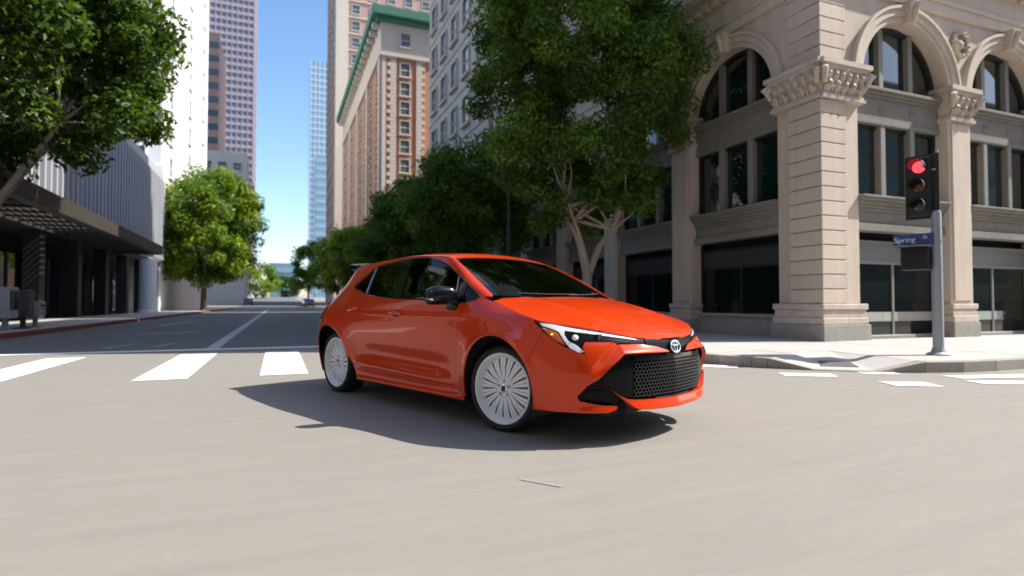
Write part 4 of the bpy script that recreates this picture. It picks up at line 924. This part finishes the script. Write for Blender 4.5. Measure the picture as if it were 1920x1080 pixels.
gr=panel('grille',car,M_BLACK,sym(G_TOP[::-1]+[(.90,.43)]+G_BOT[::-1])if False else ([p for p in G_TOP]+mirror(G_TOP[::-1][1:],CU)+mirror(G_BOT[::-1],CU)+G_BOT[1:]),wall_pn,sp=.03,off=-.045,gap=-.004,flange=0)
# honeycomb lattice bars
mb=MB(); rows=11; 
def gpt(u,v,off):
    P,N=wall_pn(np.array([[u,v]])); return Vector(P[0]+N[0]*off)
NU=26
def bar(pts,w,o1,o2):
    rings=[]
    for (u,v),(du,dv) in pts:
        rings.append([(u+du*w,v+dv*w,o1),(u-du*w,v-dv*w,o1),(u-du*w*.9,v-dv*w*.9,o2),(u+du*w*.9,v+dv*w*.9,o2)])
    mb.loft(rings)
uL,uR=1.125,2*CU-1.125
for r in range(rows):
    v=.322+(.565-.322)*r/(rows-1); amp=.0045
    pts=[]
    for k in range(NU*2+1):
        u=uL+(uR-uL)*k/(NU*2); pts.append(((u,v+amp*(1 if (k+r)%2 else -1)),(0,1)))
    bar(pts,.0034,-.012,-.04)
    if r<rows-1:
        v2=.322+(.565-.322)*(r+1)/(rows-1)
        for k in range(NU*2+1):
            if (k+r)%2: 
                u=uL+(uR-uL)*k/(NU*2); bar([((u,v+amp),(1,0)),((u,v2-amp),(1,0))],.0042,-.014,-.04)
_a=np.array(mb.v); _P,_N=wall_pn(_a[:,:2]); mb.v=[tuple(p) for p in _P+_N*_a[:,2:3]]
mb.build('honeycomb',M_HMESH,gr)
# gloss corner blades beside the lattice and header bar
for s in (1,-1):
    panel('corner_blade',gr,M_SBLACK,[(1.06,.606),(1.125,.592),(1.118,.44),(1.125,.318),(1.06,.326),(1.0,.35),(.93,.408),(.872,.447),(.95,.53),(1.028,.596)],wall_pn,off=-.018,side=s,gap=.003)
hb=[(1.125,.592)]+[(u,.589) for u in np.linspace(1.2,CU,8)]; hb2=[(u,.567) for u in np.linspace(CU,1.125,8)]
panel('header_bar',gr,M_GBLACK,hb+mirror(hb[::-1][1:],CU)+mirror(hb2[::-1],CU)+hb2[1:],wall_pn,off=-.006,gap=0)
LIPT=[(.905,.418)]+cr([(.916,.408),(.999,.341),(1.057,.316),(1.113,.306),(1.378,.298),(1.548,.296)],4); LIPB=cr([(1.548,.232),(1.398,.235),(1.171,.246),(1.103,.268),(1.000,.330)],5)
def lip_pn(uv):
    P,N=wall_pn(uv); u=np.where(uv[:,0]>CU,2*CU-uv[:,0],uv[:,0]); P=P+N*((.012+.026*sm(.31,.24,uv[:,1]))*sm(.88,1.10,u))[:,None]; return P,N
panel('lower_lip',car,M_PAINT,LIPT+mirror(LIPT[::-1][1:],CU)+mirror(LIPB[::-1],CU)+LIPB[1:],renormal(lip_pn),sp=.02,flange=.035,gap=.001)
for s in (1,-1):
    vt=panel('side_vent',car,M_SBLACK,VENT,wall_pn,sp=.02,off=-.035,side=s,gap=-.003,flange=0)
    panel('vent_fin',vt,M_SBLACK,[(.76,.325),(.80,.372),(.90,.372),(.985,.300),(.93,.298),(.86,.310)],wall_pn,sp=.02,off=-.022,side=s,flange=.02,gap=0)
# --- headlamps
for s in (1,-1):
    outer=span(HL_TOP,.368,1.25,40)+[(1.25,.664)]+[p for p in SLIT[::-1] if p[0]<1.24]+HL_LOW[::-1][1:]
    h=panel('headlight',car,M_SBLACK,outer,wall_pn,sp=.02,off=-.010,side=s,gap=.0008,flange=.004)
    panel('daytime_light',h,M_LED,[(.430,.817),(.571,.805),(.709,.782),(.965,.740),(1.17,.706),(1.17,.700),(.965,.727),(.80,.750),(.651,.768),(.650,.739),(.672,.702),(.728,.671),(.774,.629),(.739,.624),(.680,.652),(.645,.700),(.608,.758),(.562,.775),(.471,.795)],wall_pn,sp=.015,off=-.004,side=s,gap=0,flange=.006)
    a=panel('turn_indicator',h,M_AMBER,[(.468,.785),(.560,.768),(.600,.752),(.635,.702),(.655,.668),(.580,.701),(.507,.749)],wall_pn,sp=.015,off=-.005,side=s,gap=.002,flange=.005)
    P,N=wall_pn(np.array([[.555,.742],[.722,.722]])); 
    for (p,n,r,mm,nm,pa) in ((P[0],N[0],.008,M_AMBERL,'bulb',h),(P[1],N[1],.022,M_PROJ,'projector',h)):
        T=Matrix.Translation(Vector(p*[1,s,1]-n*[1,s,1]*.006))@Vector(n*[1,s,1]).to_track_quat('Z','Y').to_matrix().to_4x4()
        MB().lathe([(r,0),(r*.92,r*.25),(r*.6,r*.5),(r*.05,r*.6)],20,T).build(nm,mm,pa,smooth=True)
NT=[(1.25,HL_TOP(1.25)),(1.34,HL_TOP(1.34)),(1.429,HL_TOP(1.42)),(CU,.690)]; NB=[(CU,.572),(1.462,.574),(1.445,.604),(1.430,.616),(1.324,.649),(1.25,.664)]
tr_=panel('nose_trim',car,M_SBLACK,NT+mirror(NT[::-1][1:],CU)+mirror(NB[::-1],CU)+NB[1:],wall_pn,sp=.02,off=-.004,flange=.01)
# emblem: three interlaced ovals
Pe,Ne=wall_pn(np.array([[CU,.640]])); ec=Vector(Pe[0]); en=Vector((Ne[0][0],0,Ne[0][2])).normalized()
EM=Matrix.Translation(ec+en*.010)@en.to_track_quat('Z','Y').to_matrix().to_4x4()
em_up=(EM.to_3x3()@Vector((0,1,0))); EM=EM if abs(em_up.z)>.5 else EM@Matrix.Rotation(R(90),4,'Z')
def oval(mb,a,b,cy,r,n=40):
    ring=[]
    for k in range(n+1):
        t=2*math.pi*k/n; c0=Vector((a*math.cos(t),cy+b*math.sin(t),0)); nn=Vector((math.cos(t)/a,math.sin(t)/b,0)).normalized()
        ring.append([EM@(c0+nn*r*math.cos(q)+Vector((0,0,r*.7*math.sin(q)))) for q in [2*math.pi*j/8 for j in range(8)]])
    mb.loft(ring,cap=False)
mb=MB(); oval(mb,.058,.042,0,.006); oval(mb,.019,.037,.002,.005); oval(mb,.045,.015,.0215,.005)
mb.build('emblem',M_CHROME,tr_,smooth=True)
MB().lathe([(1,-.006),(1,.002),(.02,.002)],32,EM@Matrix.Diagonal((.060,.044,1,1))).build('emblem_plate',M_SBLACK,tr_,smooth=True)
# --- bonnet, nose lip, windscreen, roof
EDGE=[edge_xy(u) for u in np.linspace(-.15,1.40,60)]
WSB=cr([(-.205,.705),(-.135,.56),(-.052,.347),(-.018,.15),(-.010,0)],6)          # glass bottom edge, half
SEAM=cr([(.742,.572),(.785,.45),(.815,.22),(.824,0)],5)
he=[p for p in EDGE if p[0]>-.11 and p[1]>.575]
half=WSB[::-1][:-3]+[(-.135,.70)]+he+SEAM[1:]
half=[(x+.012 if i<len(WSB)-3 else x,h) for i,(x,h) in enumerate(half)]
panel('bonnet',car,M_PAINT,half+[(x,-h) for x,h in half[::-1]],hood_pn,sp=.03,flange=.012)
nose=SEAM[::-1]+[p for p in EDGE if p[1]<.575]
nh=SEAM[::-1]+[p for p in EDGE if p[1]<.575 and p[1]>.13]+[(.915,.10),(.918,0)]
panel('nose_panel',car,M_PAINT,nh+[(x,-h) for x,h in nh[::-1]],hood_pn,sp=.02,flange=.012)
WST=cr([(-.861,.570),(-.832,.36),(-.812,.18),(-.806,0)],5); WSS=cr([(-.205,.705),(-.474,.662),(-.68,.615),(-.861,.570)],5)
wsh=WSB[::-1]+WSS[1:]+WST[1:]
panel('windscreen',car,M_WGLASS,wsh+[(x,-h) for x,h in wsh[::-1]],roof_pn,sp=.035,off=-.006,flange=.006)
RE_=[edge_xy(u) for u in np.linspace(-.15,-2.66,80)]
EDA=np.array(RE_)[::-1]
ROOFH=[(x,h) for x,h in WST[::-1]]+WSS[::-1][1:]+[(-.185,.725)]+[(x,h) for x,h in RE_ if x<-.19]+[(-2.72,.36),(-2.75,0)]
def roof_blend(uv):
    """roof skin whose edge turns over into the side frame"""
    P,N=roof_pn(uv); h=np.abs(uv[:,1]); he_=np.interp(uv[:,0],EDA[:,0],EDA[:,1]); d=he_-h
    k=(.62*(1-sm(0,.085,d)))[:,None]; out=np.stack([.25*sm(-1.1,-.5,uv[:,0]),np.sign(uv[:,1]),np.full(len(uv),.15)],-1)
    N=N*(1-k)+out/np.linalg.norm(out,axis=1)[:,None]*k; N/=np.linalg.norm(N,axis=1)[:,None]; return P,N
panel('roof',car,M_PAINT,ROOFH+[(x,-h) for x,h in ROOFH[::-1]],roof_blend,sp=.03,flange=.012,gap=.0006)
cb=[(x-.02,h) for x,h in WSB[::-1]]; cf=[(x+.05,h*1.02) for x,h in WSB[::-1]]
panel('cowl',car,M_BLACK,cf+[(x,h) for x,h in cb[::-1]]+[(x,-h) for x,h in cb[1:]]+[(x,-h) for x,h in cf[::-1][:-1]],hood_pn,sp=.04,off=-.022,flange=0,gap=0)
for h0,h1,xx in ((-.52,.10,0),(-.02,.50,0)):
    p=[]
    for k in range(7):
        h=h0+(h1-h0)*k/6; x=-.012-.40*h*h-.014-.012*k/6; p.append(tuple(top(np.array([x]),np.array([h]),'roof')[0]+[0,0,.012]))
    MB().tube(p,.006,6).build('wiper',M_MATTE,car)
# --- glazing of the side
for s in (1,-1):
    q=lambda a,b: (a,b)
    pane=lambda n,o,m=M_CGLASS,off=-.010: panel(n,car,m,o,wall_pn,sp=.04,off=off,side=s,gap=.002,flange=.006)
    pane('quarter_glass',span(wl,-2.365,-2.04,6)+span(wu,-2.10,-2.365,8))
    pane('rear_door_glass',span(wl,-2.03,-1.475,12)+[(-1.55,1.111),(-1.576,1.265),(-1.604,wu(-1.604))]+span(wu,-1.62,-2.09,12))
    pane('front_door_glass',span(wl,-1.345,-.52,16)+[(-.60,1.16)]+[(-.607,wu(-.607))]+span(wu,-.62,-1.47,22)+[(-1.419,1.189)])
    pane('corner_glass',span(wl,-.508,-.39,4)+[(-.437,1.075),(-.437,wu(-.437))]+span(wu,-.45,-.595,6)+[(-.592,1.16)])
    pane('pillar_trim',[(-1.475,wl(-1.475)),(-1.345,wl(-1.345)),(-1.419,1.189),(-1.474,wu(-1.474)),(-1.604,wu(-1.604)),(-1.576,1.265),(-1.55,1.111)],M_GBLACK,-.004)
    pane('corner_trim',span(wl,-.385,-.29,4)+span(wu,-.275,-.43,8)+[(-.430,1.07)],M_MATTE,-.004)
    for nm,c_,m_,r_ in (('upper_window_trim',WIN_UP,M_CHROME if False else M_GBLACK,.0055),('lower_window_trim',WIN_LOW,M_GBLACK,.006)):
        P,N=wall_pn(np.array(c_)); P=(P+N*.001)*[1,s,1]; MB().tube([tuple(p) for p in P],r_,6).build(nm,m_,car,smooth=True)
    for a,b in (((-2.107,wu(-2.107)),(-2.034,wl(-2.034))),((-.602,wu(-.602)),(-.513,wl(-.513)))):
        P,N=wall_pn(np.array([a,((a[0]+b[0])/2,(a[1]+b[1])/2),b])); P=(P-N*.002)*[1,s,1]
        MB().tube([tuple(p) for p in P],.007,6).build('window_divider',M_DISC,car)
# --- rear end
BR=[(-3.02,.652),(-3.13,.70)]+[(u,.70) for u in np.linspace(-3.2,-UX0,10)]
BRB=[(-UX0,.20)]+[(u,.20) for u in np.linspace(-3.8,-2.98,10)]
both('rear_bumper',car,M_PAINT,BR+BRB+arc(ARX,AZ,RA,199,122,20),wall_pn)
TG=[(-3.14,.705)]+[(u,.705) for u in np.linspace(-3.2,-UX0,8)]+[(-UX0,1.0)]+[(u,1.0) for u in np.linspace(-3.8,-3.09,8)]
both('tailgate',car,M_PAINT,TG,wall_pn,gap=.001)
RW=[(-UX0,1.005)]+[(u,1.005) for u in np.linspace(-3.8,-3.08,8)]+[(-2.98,1.06),(-2.86,1.18),(-2.80,1.25)]+[(u,1.32) for u in np.linspace(-2.85,-UX0,8)]
both('rear_glass',car,M_GBLACK,RW,wall_pn,off=-.006,gap=.001)
both('tail_light',car,M_RED,[(-2.80,.90),(-2.99,.955),(-3.30,.955),(-3.55,.92),(-3.55,.86),(-3.28,.84),(-3.12,.79),(-2.97,.775)],wall_pn,off=.012,flange=.02)
sp=MB(); ring=[]
for h in np.linspace(-.53,.53,13):
    zt=float(top(np.array([-2.66]),np.array([h]),'roof')[0][2]); e=1-.35*(abs(h)/.53)**6; xr=-2.93+.06*(abs(h)/.53)**2
    ring.append([Vector((-2.62,h,zt+.004)),Vector((-2.78,h,zt+.040)),Vector((xr,h,zt+.048)),Vector((xr-.006,h,zt+.026)),Vector((-2.84,h,zt-.030*e)),Vector((-2.70,h,zt-.06*e))])
sp.loft(ring).build('roof_spoiler',M_GBLACK,car,bevel=.004,smooth=True)
for s in (1,-1):
    MB().prism([(-2.66,1.37),(-2.86,1.375),(-2.90,1.33),(-2.90,1.26),(-2.84,1.24),(-2.77,1.29)],.50*s,.525*s).build('spoiler_fin',M_GBLACK,car,bevel=.006)
# --- mirrors
for s in (1,-1):
    rings=[]
    for k in range(11):
        q=k/10; y=-.845-.225*q; e=math.sqrt(max(0.02,1-((q-.42)/.60)**4)); 
        cx=-.545-.045*q; cz=1.005+.012*math.sin(q*3)-.012*q
        ring=[]
        for j in range(20):
            a=2*math.pi*j/20; ca,sa=math.cos(a),math.sin(a); ex=abs(ca)**.7*math.copysign(1,ca); ez=abs(sa)**.75*math.copysign(1,sa)
            ring.append(Vector((cx+(.078 if ex>0 else .05)*e*ex,y*s,cz+.076*e*ez)))
        rings.append(ring)
    mr_=MB().loft(rings).build('mirror',M_GBLACK,car,smooth=True)
    MB().loft([[Vector((-.50+a,(-.835)*s,.925+b)) for a,b in ((-.06,-.045),(.05,-.045),(.05,.03),(-.06,.03))],[Vector((-.515+a,(-.90)*s,.955+b)) for a,b in ((-.045,-.05),(.045,-.05),(.045,.02),(-.045,.02))],[Vector((-.53+a,(-.915)*s,.99+b)) for a,b in ((-.04,-.03),(.04,-.03),(.04,.03),(-.04,.03))]]).build('mirror_foot',M_GBLACK,mr_,bevel=.012,smooth=True)
    MB().tube([(-.516,-.995*s,.972),(-.535,-1.045*s,.976),(-.575,-1.068*s,.984)],[.009,.011,.006],8).build('mirror_indicator',M_LED,mr_,smooth=True)
# --- dark inner shell, arches, floor
mb=MB()
mb.box(-2.2,-.42,-.79,.79,.17,.30); mb.box(-3.15,-3.05,-.62,.62,.25,.95); mb.box(-2.22,-2.20,-.79,.79,.2,.80); mb.box(-.44,-.42,-.79,.79,.2,.88)
mb.box(.45,.76,-.56,.56,.22,.62); mb.box(-.42,.50,-.50,.50,.22,.80); mb.box(-3.1,-2.2,-.50,.50,.22,.60); mb.box(.76,.85,-.42,.42,.25,.66); mb.box(.85,.905,-.26,.26,.25,.64); mb.box(.36,.80,-.60,.60,.205,.27); mb.box(.80,.87,-.46,.46,.215,.30); mb.box(.87,.94,-.22,.22,.225,.30); mb.box(.40,.76,-.62,.62,.40,.74)
mb.build('underbody',M_MATTE,car)
for cx in (AFX,ARX):
    for s in (1,-1):
        rings=[]
        for y in ((-.85,-.50) if cx>-1 else (-.78,-.50)):
            rings.append([Vector((cx+(RA+.012)*math.cos(R(a)),y*s,AZ+(RA+.012)*math.sin(R(a)))) for a in range(-25,206,11)])
        mb=MB(); mb.loft(rings,cap=False,closed=False); n=len(rings[1]); mb.add([*rings[1]],[tuple(range(n))])
        mb.build('wheel_arch_liner',M_MATTE,car)
# --- cabin
def rounded(mb,x0,x1,y0,y1,z0,z1,M=None): return mb.box(x0,x1,y0,y1,z0,z1,M)
d=MB(); d.prism([(-.10,.92),(-.30,1.0),(-.62,.985),(-.72,.93),(-.70,.75),(-.45,.70)],-.68,.68); d.build('dashboard',M_MATTE,car,bevel=.03,smooth=True)
for y in (-.37,.37):
    st=MB().box(-1.65,-1.12,y-.25,y+.25,.42,.58).build('front_seat',M_SEAT,car,bevel=.06,smooth=True)
    MB().box(-.06,.06,-.24,.24,0,.62).build('seat_back',M_SEAT,st,bevel=.05,smooth=True,loc=(-1.62,y,.52),rot=(0,R(-18),0))
    MB().box(-.045,.045,-.13,.13,0,.2).build('headrest',M_SEAT,st,bevel=.04,smooth=True,loc=(-1.80,y,1.13),rot=(0,R(-10),0))
MB().box(-.07,.07,-.62,.62,0,.60).build('rear_seat',M_SEAT,car,bevel=.05,smooth=True,loc=(-2.40,0,.55),rot=(0,R(-20),0))
mb=MB(); T=Matrix.Translation((-.86,.37,.93))@Matrix.Rotation(R(-65),4,'Y')
mb.tube([T@Vector((.18*math.cos(a),.18*math.sin(a),0)) for a in [2*math.pi*k/28 for k in range(29)]],.014,8,cap=False); mb.box(-.17,.17,-.02,.02,-.01,.01,T); mb.box(-.05,.05,-.17,.17,-.012,.008,T)
mb.build('steering_wheel',M_MATTE,car,smooth=True)
# --- wheels
def wheel(x,s,steer):
    W=empty('wheel',(x,-.80*s,.318),0,car); W.rotation_euler=(0,0,steer)
    # local: +z of lathe -> outward (-y*s)
    T=Matrix.Rotation(R(90)*s,4,'X')
    ty=[(.262,-.012),(.270,.004),(.288,.010),(.304,.002),(.314,-.014),(.318,-.035),(.318,-.19),(.312,-.208),(.295,-.222),(.262,-.210)]
    MB().lathe(ty,72,T,cap=False).build('tyre',M_RUBBER,W,smooth=True)
    g=MB()
    for off in (-.07,-.112,-.155):
        g.lathe([(.3185,off-.005),(.3195,off-.004),(.3195,off+.004),(.3185,off+.005)],72,T,cap=False)
    rim=[(.262,-.012),(.264,.000),(.2585,.004),(.250,.001),(.245,-.008),(.222,-.046),(.216,-.060),(.212,-.17),(.250,-.20)]
    MB().lathe(rim,72,T,cap=False).build('rim',M_WHEEL,W,smooth=True)
    sp_=MB(); n=36
    for k in range(n):
        a=2*math.pi*k/n+ (.018 if k%2 else -.018); A=T@Matrix.Rotation(a,4,'Z')
        prof_=[(.052,.0062,-.040,.016),(.10,.0080,-.034,.016),(.16,.0108,-.032,.015),(.205,.013,-.038,.014),(.226,.0145,-.046,.014)]
        sp_.loft([[A@Vector((r,w,z)),A@Vector((r,-w,z)),A@Vector((r,-w*.8,z-t)),A@Vector((r,w*.8,z-t))] for r,w,z,t in prof_])
    sp_.build('spokes',M_WHEEL,W,bevel=.003,smooth=True)
    MB().lathe([(.075,-.05),(.074,-.036),(.062,-.030),(.036,-.030),(.034,-.034),(.001,-.034)],36,T).build('hub',M_WHEEL,W,smooth=True)
    cp=MB(); cp.lathe([(.030,-.033),(.029,-.024),(.022,-.022),(.001,-.0215)],28,T); cp.build('hub_cap',M_CHROME,W,smooth=True)
    cb_=MB(); cb_.lathe([(.021,-.0216),(.020,-.0205),(.001,-.0200)],24,T); cb_.box(-.008,.008,-.004,.004,-.0202,-.0195,T); cb_.build('cap_badge',M_GBLACK,W)
    for k in range(5):
        a=2*math.pi*k/5+.3; A=T@Matrix.Translation((.053*math.cos(a),.053*math.sin(a),-.033))
        MB().lathe([(.0105,-.004),(.0105,.004),(.006,.0045),(.001,-.001)],12,A).build('lug_nut',M_BLACK,W,smooth=True)
    MB().lathe([(.17,-.12),(.17,-.105),(.09,-.105),(.085,-.095),(.001,-.095)],48,T).build('brake_disc',M_DISC,W,smooth=True)
    MB().lathe([(.212,-.075),(.212,-.070),(.09,-.066),(.001,-.066)],48,T).build('backing_plate',M_BACK,W)
for x,st in ((0,R(8)),(-2.64,0)):
    for s in (1,-1): wheel(x,s,st)
